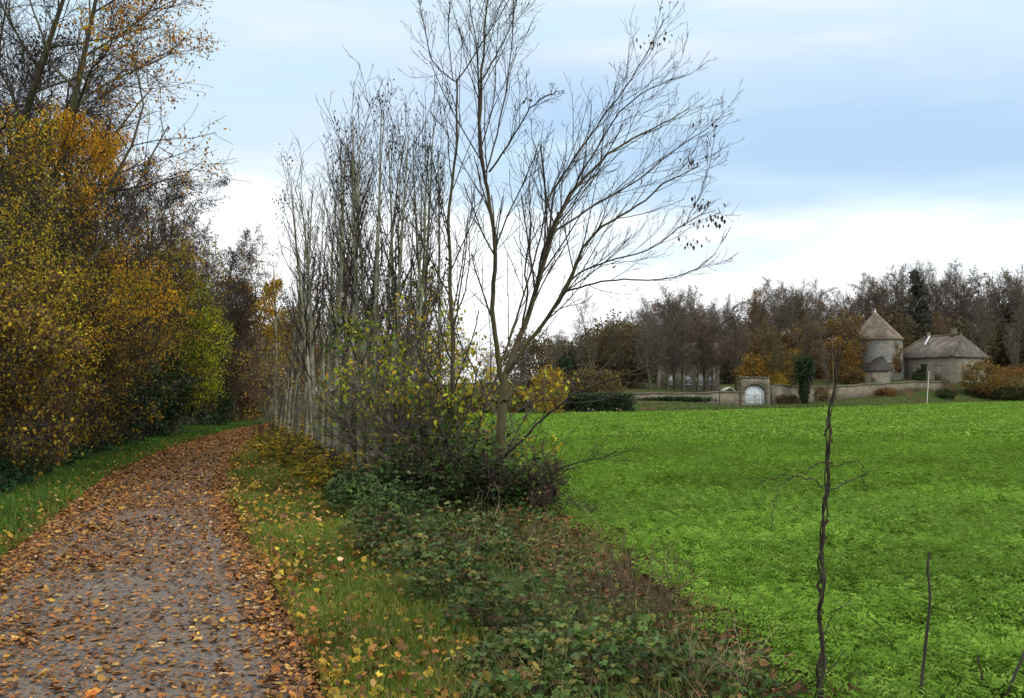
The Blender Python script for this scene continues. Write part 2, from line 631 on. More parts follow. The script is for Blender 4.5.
# ------------------------------------------------------------------ tree growing
class Tree:
    def __init__(s, seed):
        s.r = random.Random(seed)
        s.nr = np.random.default_rng(seed)
        s.lv = {}
    def add(s, lv, pts, rad):
        s.lv.setdefault((lv, len(pts)), []).append((pts, rad))
    def grow(s, p, d, L, r, lv, S):
        c, rr = S[lv], s.r
        n = c["n"]
        up, wb = c.get("up", 0.0), c.get("wob", 0.15)
        pts, rad, dirs = [tuple(p)], [r], []
        p, d = Vector(p), Vector(d).normalized()
        step = L / n
        tap = c.get("tap", 0.75)
        for i in range(n):
            d = (d + Vector((rr.gauss(0, wb), rr.gauss(0, wb), rr.gauss(0, wb) + up))).normalized()
            p = p + d * step
            pts.append(tuple(p))
            rad.append(max(c.get("rmin", 0.003), r * (1 - tap * (i + 1) / n)))
            dirs.append(d)
        s.add(lv, pts, rad)
        s.kids(pts, rad, L, lv, S)
    def kids(s, pts, rad, L, lv, S, m_scale=1.0):
        if lv + 1 >= len(S):
            return
        c, rr, n = S[lv + 1], s.r, len(pts) - 1
        m = c["m"] * m_scale
        m = int(m) + (1 if rr.random() < m - int(m) else 0)
        t0 = c.get("t0", 0.25)
        ph = rr.random() * 6.28
        for k in range(m):
            t = min(0.999, t0 + (1 - t0) * (k + rr.random()) / m)
            i = int(t * n)
            f = t * n - i
            a, b_ = Vector(pts[i]), Vector(pts[i + 1])
            pd = (b_ - a).normalized()
            q = a.lerp(b_, f)
            ra = rad[i] * (1 - f) + rad[i + 1] * f
            ang = R(rr.uniform(*c["ang"]))
            az = ph + k * 2.4 + rr.uniform(-0.6, 0.6)
            o = pd.orthogonal().normalized()
            o2 = pd.cross(o)
            nd = pd * math.cos(ang) + (o * math.cos(az) + o2 * math.sin(az)) * math.sin(ang)
            if c.get("flat"):
                nd.z *= c["flat"]
            LL = L * c["l"] * (1 - c.get("sh", 0.5) * t) * rr.uniform(0.65, 1.2)
            if "lmax" in c:
                LL = min(LL, c["lmax"] * rr.uniform(0.7, 1.1))
            s.grow(q, nd, LL, max(c.get("rmin", 0.003), min(ra * 0.8, ra * c.get("rr", 0.55))), lv + 1, S)
    def mesh(s, levels, sides):
        V, F, n = [], [], 0
        for (lv, cnt), items in s.lv.items():
            if lv in levels:
                P = np.array([i[0] for i in items])
                Q = np.array([i[1] for i in items])
                v, f = tubes(P, Q, sides.get(lv, 3))
                V.append(v)
                F.append(f + n)
                n += len(v)
        return (np.concatenate(V), np.concatenate(F)) if V else (None, None)
    def points(s, levels, m, tmin=0.1):
        P = []
        for (lv, cnt), items in s.lv.items():
            if lv in levels:
                A = np.array([i[0] for i in items])
                k = A.shape[1] - 1
                P.append((A, k))
        tot = sum(len(a) for a, _ in P)
        if not tot:
            return np.zeros((0, 3))
        out = []
        for A, k in P:
            q = int(round(m * len(A) / tot))
            i = s.nr.integers(0, len(A), q)
            t = (tmin + (1 - tmin) * s.nr.random(q)) * k * 0.999
            j = t.astype(int)
            f = (t - j)[:, None]
            out.append(A[i, j] * (1 - f) + A[i, np.minimum(j + 1, k)] * f)
        return np.concatenate(out)


def leaves(T, levels, m, size, cols, weights=None, clump=(0.8, 0.0), droop=0.5, tv=LEAF_V, tf=LEAF_F, keep=None, jit=0.2, spread=0.06):
    """leaf faces on the twigs of T; clump=(frequency, threshold) leaves gaps; keep(P) masks positions"""
    nr = T.nr
    P = np.repeat(T.points(levels, m // 5), 5, 0)
    if clump[1] > -1:
        P = P[sn(P, clump[0], 3.3) + np.repeat(0.35 * nr.normal(size=len(P) // 5), 5) > clump[1]]
    if keep is not None:
        P = P[keep(P)]
    q = len(P)
    if q == 0:
        return None
    P = P + nr.normal(size=(q, 3)) * max(spread, size * 1.1)
    M = eul(nr.normal(-droop, 0.7, q), nr.normal(0, 0.7, q), nr.random(q) * 6.28)
    ca = np.asarray(cols, float)
    v = 0.5 + 0.42 * sn(P, 0.9, 1.0 + 0.37 * len(cols)) + 0.20 * nr.normal(size=q)
    i = np.clip((v % 1.0) * len(ca), 0, len(ca) - 1).astype(int)
    c = ca[i] * (1 + 0.9 * jit * nr.normal(size=(q, 1)))
    c *= (1 + 0.28 * sn(P, 0.7, 4.0))[:, None]
    return scatter(tv, tf, P, M, size * nr.uniform(0.6, 1.3, q), np.clip(c, 0.004, 0.9))


GOLD = [(0.54, 0.28, 0.018), (0.60, 0.35, 0.024), (0.42, 0.19, 0.018), (0.46, 0.30, 0.03)]
OLIVE = [(0.36, 0.28, 0.025), (0.25, 0.24, 0.026), (0.47, 0.33, 0.026), (0.28, 0.17, 0.025), (0.17, 0.135, 0.030)]
LIME = [(0.34, 0.38, 0.026), (0.25, 0.32, 0.026), (0.50, 0.46, 0.03), (0.16, 0.23, 0.02)]
RUST = [(0.30, 0.11, 0.02), (0.22, 0.075, 0.02), (0.36, 0.17, 0.03), (0.14, 0.06, 0.025)]
BROWN = [(0.125, 0.072, 0.038), (0.17, 0.10, 0.045), (0.085, 0.055, 0.036), (0.21, 0.135, 0.055)]
DARKGREEN = [(0.015, 0.032, 0.010), (0.024, 0.050, 0.014), (0.012, 0.022, 0.009), (0.04, 0.065, 0.016)]
GREEN = [(0.05, 0.11, 0.018), (0.08, 0.15, 0.022), (0.035, 0.08, 0.015), (0.12, 0.17, 0.03)]
YELLOWLEAF = [(0.48, 0.33, 0.02), (0.40, 0.30, 0.03), (0.52, 0.30, 0.02), (0.24, 0.25, 0.03)]

# level specs: trunk, limbs, branches, twigs
S_WOOD = [dict(n=9, wob=0.07, up=0.05, tap=0.85), dict(n=6, m=17, t0=0.18, ang=(35, 70), l=0.50, sh=0.45, up=0.09, wob=0.13, rr=0.50),
          dict(n=4, m=9, t0=0.2, ang=(25, 60), l=0.50, sh=0.4, up=0.05, wob=0.18, rr=0.5, rmin=0.008), dict(n=3, m=8, t0=0.1, ang=(20, 60), l=0.55, sh=0.4, wob=0.2, rr=0.5, rmin=0.005)]
S_TWIGGY = [dict(n=9, wob=0.07, up=0.05, tap=0.85), dict(n=6, m=20, t0=0.12, ang=(30, 65), l=0.48, sh=0.45, up=0.10, wob=0.14, rr=0.45),
            dict(n=4, m=12, t0=0.12, ang=(25, 60), l=0.50, sh=0.4, up=0.06, wob=0.18, rr=0.5, rmin=0.008), dict(n=3, m=17, t0=0.1, ang=(20, 60), l=0.60, sh=0.4, wob=0.2, rr=0.5, rmin=0.005)]
S_SHRUB = [dict(n=7, wob=0.12, up=0.05, tap=0.8), dict(n=5, m=12, t0=0.12, ang=(30, 65), l=0.45, sh=0.4, up=0.04, wob=0.18, rr=0.5, rmin=0.006),
           dict(n=3, m=10, t0=0.1, ang=(25, 65), l=0.50, sh=0.4, wob=0.22, rr=0.5, rmin=0.004)]


def plant(name, label, cat, loc, T, mats, trunk_lv, crown_lv, sides, leaf=None, leaf_mat=None, group=None, rz=0.0, scale=None):
    root = thing(name, label, cat, loc, group, rz, scale)
    v, f = T.mesh(trunk_lv, sides)
    if v is not None:
        build("trunk", v, f, mats[0], root, smooth=True)
    v, f = T.mesh(crown_lv, sides)
    if v is not None:
        build("crown", v, f, mats[1], root)
    leaf = [l for l in (leaf or []) if l is not None]
    if leaf:
        V, F, C = merge(leaf)
        build("foliage", V, F, leaf_mat or M_LEAF, root, tint=C)
    return root


def tree(seed, h, r0, S=S_WOOD, lean=(0, 0), stems=1, spread=0.25):
    T = Tree(seed)
    for i in range(stems):
        a = i * 2.4 + T.r.random()
        o = spread if stems > 1 else 0.0
        T.grow((math.cos(a) * o * 0.25, math.sin(a) * o * 0.25, -0.1), (lean[0] + math.cos(a) * o, lean[1] + math.sin(a) * o, 1), h * (T.r.uniform(0.75, 1.05) if stems > 1 else 1), r0 * (T.r.uniform(0.7, 1.0) if stems > 1 else 1), 0, S)
    return T


SIDES = {0: 8, 1: 5, 2: 4, 3: 3}
SIDES_SH = {0: 5, 1: 3, 2: 3}


def base(px, d, extra=0.0):
    x = gx(px, d)
    return (x, d, hz(x, d) + extra)


def hgt(py, d):
    """height above the camera's ground of a point at row py and distance d"""
    return CAM_Z + (HOR - py) * d / F_PX


#@@VEG
# ------------------------------------------------------------------ the main ash beside the field
def smooth_line(pts, n):
    P = np.asarray(pts, float)
    s = np.concatenate(([0], np.cumsum(np.linalg.norm(np.diff(P[:, :3], axis=0), axis=1))))
    q = np.linspace(0, s[-1], n)
    O = np.stack([np.interp(q, s, P[:, i]) for i in range(P.shape[1])], -1)
    for _ in range(2):
        O[1:-1] = (O[:-2] + 2 * O[1:-1] + O[2:]) / 4
    return O


S_LIMB = [dict(n=1), dict(n=6, m=13, t0=0.15, ang=(12, 38), l=0.48, sh=0.72, up=0.06, wob=0.055, rr=0.42, rmin=0.0030, lmax=1.6, tap=0.5),
          dict(n=5, m=5.0, t0=0.2, ang=(16, 44), l=0.52, sh=0.4, up=0.05, wob=0.08, rr=0.6, rmin=0.0027, tap=0.3),
          dict(n=3, m=1.2, t0=0.3, ang=(20, 50), l=0.5, sh=0.3, up=0.05, wob=0.12, rr=0.8, rmin=0.0025, tap=0.2)]


def traced_tree(root, T, limbs, d0, mats, origin, wf=1.0):
    """limbs: (part name, [(px, py)...], start depth offset, end depth offset, width px at start, at end, twig factor)"""
    for nm, pp, da, db, wa, wb, tf_ in limbs:
        n = len(pp)
        W = [at(px, py, d0 + da + (db - da) * i / (n - 1)) - origin for i, (px, py) in enumerate(pp)]
        k = max(8, 3 * n)
        O = smooth_line(W, k)
        O[1:-1] += T.nr.normal(size=(k - 2, 3)) * 0.008
        rad = np.linspace(wa * (0.80 if wa > 11 else 0.62), wb * 0.72, k) * wf * d0 / F_PX / 2
        O = O.copy()
        v, f = tubes(O[None], rad[None], 10 if wa > 5 else 6)
        build(nm, v, f, mats[0] if wa > 5.5 else mats[1], root, smooth=True)
        L = float(np.linalg.norm(np.diff(O, axis=0), axis=1).sum())
        if tf_ > 0:
            T.kids([tuple(p) for p in O], list(rad), L, 0, S_LIMB, tf_)


D_ASH = 12.5
o_ash = np.array(base(500, D_ASH))
ash = thing("ash_tree", "tall bare ash with forked brown trunk standing alone at the field edge", "tree", o_ash)
TA = Tree(21)
ash_limbs = [
    ("trunk", [(496, 512), (498, 470), (501, 430), (502, 400), (505, 375)], 0, 0, 15, 12, 0.0),
    ("branch", [(504, 380), (512, 357), (522, 330), (535, 296), (543, 265), (553, 232), (566, 200), (587, 175), (612, 150), (652, 129), (690, 108)], 0, 0.9, 11, 1.2, 1.5),
    ("branch", [(503, 385), (497, 352), (494, 335), (492, 300), (496, 247), (490, 205), (485, 175), (479, 143), (482, 72), (486, 18), (492, -40)], 0, -0.8, 9, 1.6, 1.5),
    ("branch", [(485, 178), (478, 140), (480, 90), (476, 40), (468, -5), (462, -40)], -0.5, -1.3, 3.5, 1.2, 1.0),
    ("branch", [(486, 172), (493, 150), (507, 97), (512, 40), (514, -20)], -0.55, 0.5, 3.2, 1.2, 1.0),
    ("branch", [(489, 172), (505, 150), (520, 125), (532, 104), (545, 97), (557, 91)], -0.55, -1.6, 3.2, 1.2, 1.0),
    ("branch", [(482, 80), (498, 52), (510, 30), (516, 0), (524, -30)], -0.7, 0.1, 2.4, 1.0, 0.9),
    ("branch", [(508, 372), (525, 348), (542, 325), (565, 294), (577, 263), (584, 242), (600, 228), (640, 205), (668, 180), (700, 166)], 0, -1.1, 7.5, 1.2, 1.4),
    ("branch", [(543, 262), (551, 222), (552, 190), (577, 154), (602, 118), (627, 86), (646, 54), (664, 20)], 0.3, 1.4, 5, 1.1, 1.4),
    ("branch", [(535, 296), (540, 262), (548, 236), (566, 200), (590, 160), (620, 110), (642, 92), (685, 75)], 0.1, -0.9, 5, 1.0, 1.3),
    ("branch", [(553, 232), (572, 222), (594, 204), (637, 182), (673, 150), (709, 129), (724, 112)], 0.3, 1.5, 4, 1.0, 1.3),
    ("branch", [(565, 292), (590, 284), (615, 280), (640, 280), (678, 278), (700, 266), (716, 253)], -0.4, -1.7, 3.2, 1.0, 0.5),
    ("branch", [(555, 305), (578, 270), (608, 262), (650, 250), (687, 222), (704, 212), (716, 210)], 0.3, 0.9, 3.6, 1.0, 0.9),
    ("branch", [(687, 222), (700, 195), (709, 168), (715, 136)], 0.8, 1.0, 1.8, 0.9, 0.5),
    ("branch", [(522, 330), (528, 296), (524, 262), (532, 225), (528, 180), (540, 140)], 0.1, -0.7, 4, 1.0, 1.0),
    ("branch", [(500, 458), (506, 456), (539, 422), (570, 396), (588, 387), (629, 374), (656, 364), (683, 353), (711, 333), (733, 316)], -0.1, -2.0, 4.6, 1.3, 0.35),
    ("branch", [(588, 387), (600, 372), (616, 352), (626, 340)], -0.9, -0.6, 2.2, 0.9, 0.5),
    ("branch", [(629, 375), (650, 372), (680, 362), (708, 347)], -1.2, -1.6, 1.8, 0.8, 0.4),
    ("branch", [(500, 490), (520, 484), (539, 478), (558, 469), (580, 462), (607, 455), (622, 452)], -0.2, -1.6, 3.4, 1.1, 0.7),
    ("branch", [(500, 500), (530, 492), (556, 490), (575, 500), (590, 522)], -0.3, -1.2, 2.4, 0.9, 0.6),
    ("branch", [(501, 430), (515, 410), (545, 398), (575, 404), (610, 398)], 0.1, 1.4, 2.6, 0.9, 0.6),
]
traced_tree(ash, TA, ash_limbs, D_ASH, (M_ASH, M_TWIG), o_ash)
v, f = TA.mesh((1, 2, 3), {1: 4, 2: 3, 3: 3})
build("crown", v, f, M_TWIG, ash)


def local_near(points, rad):
    Q = np.array(points)
    return lambda P: (np.linalg.norm(P[:, None, :] - Q[None], axis=2) < rad).any(1)


key_spots = [at(706, 222, 13.4) - o_ash, at(716, 214, 13.4) - o_ash, at(690, 160, 13.3) - o_ash, at(694, 240, 13.0) - o_ash, at(655, 40, 13.6) - o_ash, at(702, 202, 13.4) - o_ash]
cl = []
for q in key_spots:
    m_ = 16
    P = q + TA.nr.normal(size=(m_, 3)) * (0.13, 0.13, 0.05)
    M = eul(np.full(m_, -1.5) + TA.nr.normal(0, 0.3, m_), TA.nr.normal(0, 0.3, m_), TA.nr.random(m_) * 6.28)
    cl.append(scatter(LEAF_V, LEAF_F, P, M, TA.nr.uniform(0.045, 0.10, m_), palette([(0.05, 0.03, 0.02), (0.09, 0.05, 0.03)], m_)))
low = lambda P: (P[:, 2] < 3.2) & (P[:, 0] < 0.7) & (TA.nr.random(len(P)) < 0.25)
cl.append(leaves(TA, (1, 2, 3), 1800, 0.085, YELLOWLEAF, clump=(2.0, 0.35), keep=low, tv=OVAL_V, tf=OVAL_F))
cl.append(leaves(TA, (2, 3), 260, 0.06, BROWN, clump=(1.0, 0.2)))
V, F, C = merge([c for c in cl if c is not None])
build("foliage", V, F, M_LEAF, ash, tint=C)

# second, thinner tree just left of it
D_2 = 13.2
o_2 = np.array(base(456, D_2))
elm = thing("young_ash_tree", "slender two-stemmed bare ash with pale lower stems, just beside the big forked ash", "tree", o_2)
TB = Tree(22)
limbs2 = [
    ("trunk", [(462, 512), (462, 480), (459, 440), (453, 390), (452, 330), (450, 290), (448, 229), (453, 179), (457, 136), (457, 79)], 0, 0.3, 9.5, 2.6, 1.3),
    ("branch", [(457, 82), (446, 76), (432, 62), (424, 30), (420, 0)], 0.3, 0.7, 2.4, 1.1, 0.9),
    ("branch", [(457, 80), (470, 62), (482, 43), (507, 4), (518, -20)], 0.3, -0.5, 2.4, 1.1, 0.9),
    ("branch", [(453, 80), (449, 50), (448, 20), (452, -20)], 0.3, 0.2, 1.8, 1.0, 0.8),
    ("stem", [(464, 500), (471, 455), (479, 425), (487, 398), (500, 366), (515, 323), (528, 281), (540, 240), (548, 200), (566, 160)], 0.2, 0.8, 6.0, 1.3, 1.2),
    ("branch", [(460, 470), (446, 440), (434, 420), (430, 395), (418, 350), (412, 310)], 0, -0.5, 3.2, 1.2, 1.0),
    ("branch", [(451, 330), (462, 300), (470, 270), (468, 230), (474, 190)], 0.1, 0.9, 2.8, 1.0, 1.2),
    ("branch", [(487, 398), (470, 360), (455, 335), (440, 300), (428, 285)], 0.3, 0.9, 2.6, 1.0, 1.0),
    ("branch", [(449, 250), (436, 215), (424, 190), (418, 150)], 0.2, -0.5, 2.2, 1.0, 1.0),
]
traced_tree(elm, TB, limbs2, D_2, (M_ASH, M_TWIG), o_2)
v, f = TB.mesh((1, 2, 3), {1: 4, 2: 3, 3: 3})
build("crown", v, f, M_TWIG, elm)
l2 = [leaves(TB, (1, 2, 3), 1800, 0.085, YELLOWLEAF, clump=(1.6, 0.3), keep=lambda P: (P[:, 2] < 3.4) & (TB.nr.random(len(P)) < 0.3), tv=OVAL_V, tf=OVAL_F)]
V, F, C = merge(l2)
build("foliage", V, F, M_LEAF, elm, tint=C)

# ------------------------------------------------------------------ row of pale saplings along the path
S_SAP = [dict(n=12, wob=0.022, up=0.012, tap=0.86), dict(n=7, m=17, t0=0.28, ang=(16, 40), l=0.29, sh=0.40, up=0.10, wob=0.07, rr=0.42, rmin=0.006),
         dict(n=4, m=4.6, t0=0.15, ang=(20, 45), l=0.42, sh=0.3, up=0.09, wob=0.09, rr=0.55, rmin=0.0045), dict(n=3, m=1.6, t0=0.2, ang=(20, 50), l=0.5, sh=0.3, up=0.06, wob=0.1, rr=0.8, rmin=0.004)]
S_SAPBARE = [dict(S_SAP[0]), dict(S_SAP[1], t0=0.38, m=14), S_SAP[2], S_SAP[3]]
sap_protos = []
for i in range(9):
    T = Tree(100 + i)
    T.grow((0, 0, -0.1), (T.r.uniform(-0.02, 0.02), T.r.uniform(-0.02, 0.02), 1), 8.0, 0.082, 0, S_SAP if i % 3 else S_SAPBARE)
    sap_protos.append(T)
# trunk foot pixel, distance, height px of the top, trunk width px, lean px
saps = [
    (277, 40.0, 235, 5), (288, 36.0, 215, 5), (297, 31.5, 185, 5), (308, 28.5, 140, 6), (314, 27.5, 130, 7), (319, 25.5, 155, 9),
    (330, 24.0, 120, 7), (337, 22.5, 95, 8), (343, 22.8, 125, 5), (349, 20.8, 75, 9), (355, 21.0, 105, 6), (362, 19.0, 70, 9), (368, 20.5, 95, 5),
    (375, 17.8, 60, 9), (383, 19.0, 85, 5), (390, 17.0, 80, 8), (399, 18.0, 70, 5), (408, 16.6, 85, 7), (418, 17.2, 62, 5), (428, 15.8, 95, 6), (440, 16.4, 90, 5), (412, 20.5, 110, 5), (376, 22.5, 100, 5), (345, 26.0, 120, 6), (279, 34, 265, 3), (284, 33, 250, 3), (291, 30, 235, 3), (300, 30, 225, 3), (306, 28, 185, 3), (312, 27, 190, 3), (322, 25, 165, 3), (333, 24, 160, 3), (341, 23, 150, 3), (352, 22, 140, 3), (366, 20, 125, 3), (388, 20, 130, 3), (404, 20, 150, 3), (318, 31.0, 150, 5), 
]
order = sorted(range(len(saps)), key=lambda i: -saps[i][0])
ordw = ["first", "second", "third", "fourth", "fifth", "sixth", "seventh", "eighth", "ninth", "tenth", "eleventh", "twelfth", "thirteenth", "fourteenth", "fifteenth", "sixteenth", "seventeenth", "eighteenth", "nineteenth", "twentieth", "next to last", "last"]
rank = {i: k for k, i in enumerate(order)}
sap_root = {}
SPX = [277, 285, 300, 317, 335, 345, 360, 380, 440]
SPD = [31.0, 27.6, 24.5, 21.2, 19.3, 18.0, 16.6, 15.8, 14.8]
for i, (px, d, ty, wd) in enumerate(saps):
    d = float(np.interp(px, SPX, SPD)) + (0.0 if wd >= 7 else pyr.uniform(0.2, 3.0))
    k = rank[i]
    look = "thick pale grey trunk" if wd >= 8 else ("pale trunk" if wd >= 6 else ("thin pale stem" if wd > 3 else "very thin short stem"))
    n = len(saps)
    where = f"{ordw[k]} in the row from the twin-stemmed ash" if k < 20 else f"{ordw[n - 1 - k]} in the row from where the path disappears"
    lab = f"bare sapling with {look}, {where}"
    pv = i % len(sap_protos)
    T = sap_protos[pv]
    hh = hgt(ty, d)
    s = hh / 9.1
    r_s = (wd * d / F_PX / 2) / 0.078
    loc = base(px, d)
    sc_ = (s * (0.55 + 0.45 * r_s), s * (0.55 + 0.45 * r_s), s)
    sc_ = (max(0.55, min(1.0, sc_[0])),) * 2 + (s,)
    if pv not in sap_root:
        fo = []
        if pv % 2 == 0:
            spots = T.points((1,), 9, 0.5)
            spots = spots[spots[:, 2] > 4.2]
            if len(spots):
                for q in spots:
                    P = q + T.nr.normal(size=(22, 3)) * (0.10, 0.10, 0.22)
                    M = eul(np.full(22, -1.45) + T.nr.normal(0, 0.35, 22), T.nr.normal(0, 0.3, 22), T.nr.random(22) * 6.28)
                    fo.append(scatter(LEAF_V, LEAF_F, P, M, T.nr.uniform(0.05, 0.085, 22), palette([(0.035, 0.022, 0.018), (0.06, 0.035, 0.025)], 22)))
        fo.append(leaves(T, (1, 2), 420, 0.06, YELLOWLEAF, clump=(1.5, 0.35), keep=lambda P: P[:, 2] < 4.0))
        root = plant("sapling", lab, "sapling", loc, T, (M_PALE, M_TWIG), (0,), (1, 2, 3), {0: 7, 1: 4, 2: 3, 3: 3}, fo, group="saplings in a row beside the path")
        root.scale = sc_
        root.rotation_euler = (T.r.uniform(-0.03, 0.03), T.r.uniform(-0.03, 0.03), T.r.uniform(0, 6.28))
        sap_root[pv] = root
    else:
        r = copy_thing(sap_root[pv], loc, lab, rz=pyr.uniform(0, 6.28), scale=sc_)
        r.rotation_euler[0] = pyr.uniform(-0.07, 0.07)
        r.rotation_euler[1] = pyr.uniform(-0.07, 0.07)

# ------------------------------------------------------------------ shrubs and suckers among the saplings
def shrub(name, label, cat, px, d, h, n, cols, size, seed, stems=7, spread=0.45, thr=-0.1, S=S_SHRUB, mat=None, bark=None, dens=1.0, weights=None, group=None, r0=0.03, sc=(1, 1, 1), droop=0.5, oval=False, twig=None, zmin=None):
    d2 = clear_of_path(px, d, 1.9) if px < 260 else d
    h, d = h * d2 / d, d2
    T = tree(seed, h, r0, S, stems=stems, spread=spread)
    kp = (lambda P: P[:, 2] > zmin) if zmin is not None else None
    lf = [leaves(T, tuple(range(1, len(S))), int(n * dens), size, cols, weights, clump=(1.1, thr), droop=droop, keep=kp, spread=0.08, **(dict(tv=OVAL_V, tf=OVAL_F) if oval else {}))] if n else []
    return plant(name, label, cat, base(px, d), T, (bark or M_BARK, twig or M_TWIG), (0,), tuple(range(1, len(S))), SIDES_SH, lf, mat or M_LEAF, group, scale=sc)


shrub("elder_shrub", "leggy shrub with pale green and yellow leaves between the pale saplings and the twin-stemmed ash", "shrub", 405, 15.2, 3.3, 3600, LIME + GREEN[:2] + YELLOWLEAF[:2], 0.075, 201, stems=5, spread=0.28, thr=0.1, mat=M_GREENLEAF, oval=True, twig=M_TWIGGREY)
shrub("hazel_shrub", "thin shrub holding scattered yellow leaves behind the twin-stemmed ash", "shrub", 440, 16.5, 3.0, 2600, YELLOWLEAF + LIME[:1], 0.075, 202, stems=5, spread=0.35, thr=0.15, oval=True, twig=M_TWIGGREY)
shrub("willow_shrub", "narrow-leaved green shrub in front of the saplings beside the dark brambles", "shrub", 425, 14.2, 1.9, 2200, GREEN + LIME, 0.10, 203, stems=8, spread=0.35, thr=-0.2, mat=M_GREENLEAF, droop=1.1)
shrub("dogwood_shrub", "olive and yellow shrub low among the feet of the pale saplings", "shrub", 375, 17.2, 2.0, 1300, OLIVE + YELLOWLEAF[:1], 0.09, 204, stems=7, spread=0.5, thr=0.0)
shrub("maple_shrub", "bright green leaf tuft high on a slim stem beside the saplings", "shrub", 385, 16.0, 4.0, 3000, GREEN + LIME, 0.10, 205, stems=2, spread=0.08, thr=0.0, mat=M_GREENLEAF, oval=True, zmin=2.4)
shrub("maple_shrub", "yellow-green leafy sucker shrub between the twin-stemmed ash and the forked ash", "shrub", 478, 13.6, 2.3, 1500, LIME + YELLOWLEAF, 0.075, 208, stems=5, spread=0.4, thr=0.0, mat=M_GREENLEAF, oval=True, twig=M_TWIGGREY)
shrub("maple_shrub", "yellow-leaved sucker shrub low in front of the leggy green shrub", "shrub", 418, 13.9, 2.6, 2200, YELLOWLEAF + LIME, 0.075, 209, stems=5, spread=0.35, thr=0.0, oval=True, twig=M_TWIGGREY)
shrub("thorn_shrub", "rusty brown twiggy shrub hugging the foot of the forked ash", "shrub", 518, 11.9, 0.95, 1100, RUST[1:2] + BROWN, 0.05, 206, stems=9, spread=0.7, thr=-0.2)
for i, (px, dd, hh) in enumerate([(300, -0.8, 0.75), (322, -0.7, 0.8), (345, -0.7, 0.75), (368, -0.6, 0.7), (284, -0.9, 0.8)]):
    shrub("undergrowth_bush", f"low yellowish bush at the saplings' feet, {ordw[[3, 2, 1, 0, 4][i]]} counting from the dark brambles", "bush", px - 8, float(np.interp(px - 8, SPX, SPD)) + dd, hh, 1300, OLIVE + YELLOWLEAF[:2] + BROWN[:2] + GREEN[:1], 0.055, 220 + i, stems=9, spread=0.9, thr=-0.3, group="low bushes under the saplings", r0=0.012)
for i, (px, dd, hh, lb) in enumerate([(392, 2.6, 3.2, "twiggy olive thicket filling the gaps between the nearer pale saplings"), (360, 3.2, 3.4, "twiggy mustard thicket behind the middle of the sapling row"), (335, 3.6, 3.6, "twiggy brown-olive thicket behind the far half of the sapling row"),
                                   (308, 4.0, 4.0, "thin brown thicket among the far saplings"), (290, 5.0, 4.2, "thin brown thicket where the sapling row meets the path's end")]):
    shrub("thicket_shrub", lb, "shrub", px, float(np.interp(px, SPX, SPD)) + dd, hh, 1500, OLIVE[:4] + YELLOWLEAF[:2] + BROWN[2:], 0.07 + 0.001 * dd, 240 + i, stems=7, spread=0.25, thr=-0.05, r0=0.018, twig=M_TWIGGREY)

# ------------------------------------------------------------------ wood on the far side of the path
def clear_of_path(px, d, off):
    """step back along the line of sight until the foot stands clear of the path's verge"""
    if px < 300:
        while gx(px, d) > float(path_x(d)[0]) - off:
            d += 0.3
            if d > 80:
                break
    return d


def wood(name, label, cat, px, d, top, seed, cols=None, n=0, size=0.08, S=S_WOOD, r0=0.16, thr=0.0, fr=0.5, lean=(0, 0), mats=None, keep=None, weights=None, stems=1, spread=0.25, lmat=None, off=2.5):
    d = clear_of_path(px, d, off)
    h = hgt(top, d) * 1.02
    T = tree(seed, h, r0, S, lean, stems, spread)
    lf = [leaves(T, (2, 3) if len(S) > 3 else (1, 2), n, size, cols, weights, clump=(fr, thr), keep=keep, spread=0.10)] if n else []
    return plant(name, label, cat, base(px, d), T, mats or (M_BARK, M_TWIG), (0, 1), tuple(range(2, len(S))), SIDES, lf, lmat or M_LEAF)


# tall trees whose bare tops reach out of the picture
wood("beech_tree", "tall half-bare tree over the path with orange leaf tufts on its topmost twigs", "tree", 34, 17.0, -40, 301, GOLD + RUST, 16000, 0.08, r0=0.17, thr=0.0, lean=(0.05, 0), keep=lambda P: (P[:, 0] > 2.0) & (P[:, 2] > 6.0))
wood("oak_tree", "tall bare dark tree behind the orange-tufted tree, with spreading black branches", "tree", 2, 20.0, -50, 302, BROWN, 900, 0.07, S=S_TWIGGY, r0=0.22, thr=0.3, lean=(0.05, 0))
wood("lime_tree", "bare twiggy tree leaning out over the path above the golden leaves", "tree", 78, 21.5, 84, 303, GOLD + BROWN, 1300, 0.07, S=S_TWIGGY, r0=0.16, thr=0.4, lean=(0.05, 0))
# leafy trees and shrubs at the path edge
wood("maple_tree", "golden-leaved maple tree beside the path in front of bare dark trees", "tree", 66, 19.0, 168, 304, GOLD, 30000, 0.065, r0=0.12, thr=0.05, fr=0.8, lean=(0.16, -0.08), keep=lambda P: P[:, 2] > 3.4, off=1.6)
wood("hazel_tree", "olive and mustard leaved hazel tree, tallest leafy tree against the picture's left border", "tree", -6, 13.6, 135, 305, OLIVE + GOLD[:2] + LIME[:1], 46000, 0.058, r0=0.09, thr=0.0, fr=0.8, stems=4, spread=0.22)
wood("field_maple", "yellow-green bushy tree, lower neighbour of the mustard hazel", "tree", -50, 12.5, 210, 306, OLIVE + LIME[2:3], 44000, 0.055, r0=0.08, thr=-0.3, fr=0.9, stems=4, spread=0.25)
wood("hornbeam_tree", "olive-brown leafy tree beside the path beneath the golden maple", "tree", 84, 19.0, 262, 307, OLIVE + GOLD[:1] + BROWN[:2], 44000, 0.062, r0=0.08, thr=-0.3, fr=0.8, stems=5, spread=0.35, keep=lambda P: P[:, 2] > 0.9)
wood("spindle_tree", "amber-leaved small tree beside the lime-green ivy bush", "tree", 128, 26.0, 262, 308, GOLD[2:] + OLIVE + BROWN[:1], 26000, 0.075, r0=0.08, thr=-0.2, fr=0.8, stems=4, spread=0.3, keep=lambda P: P[:, 2] > 1.0)
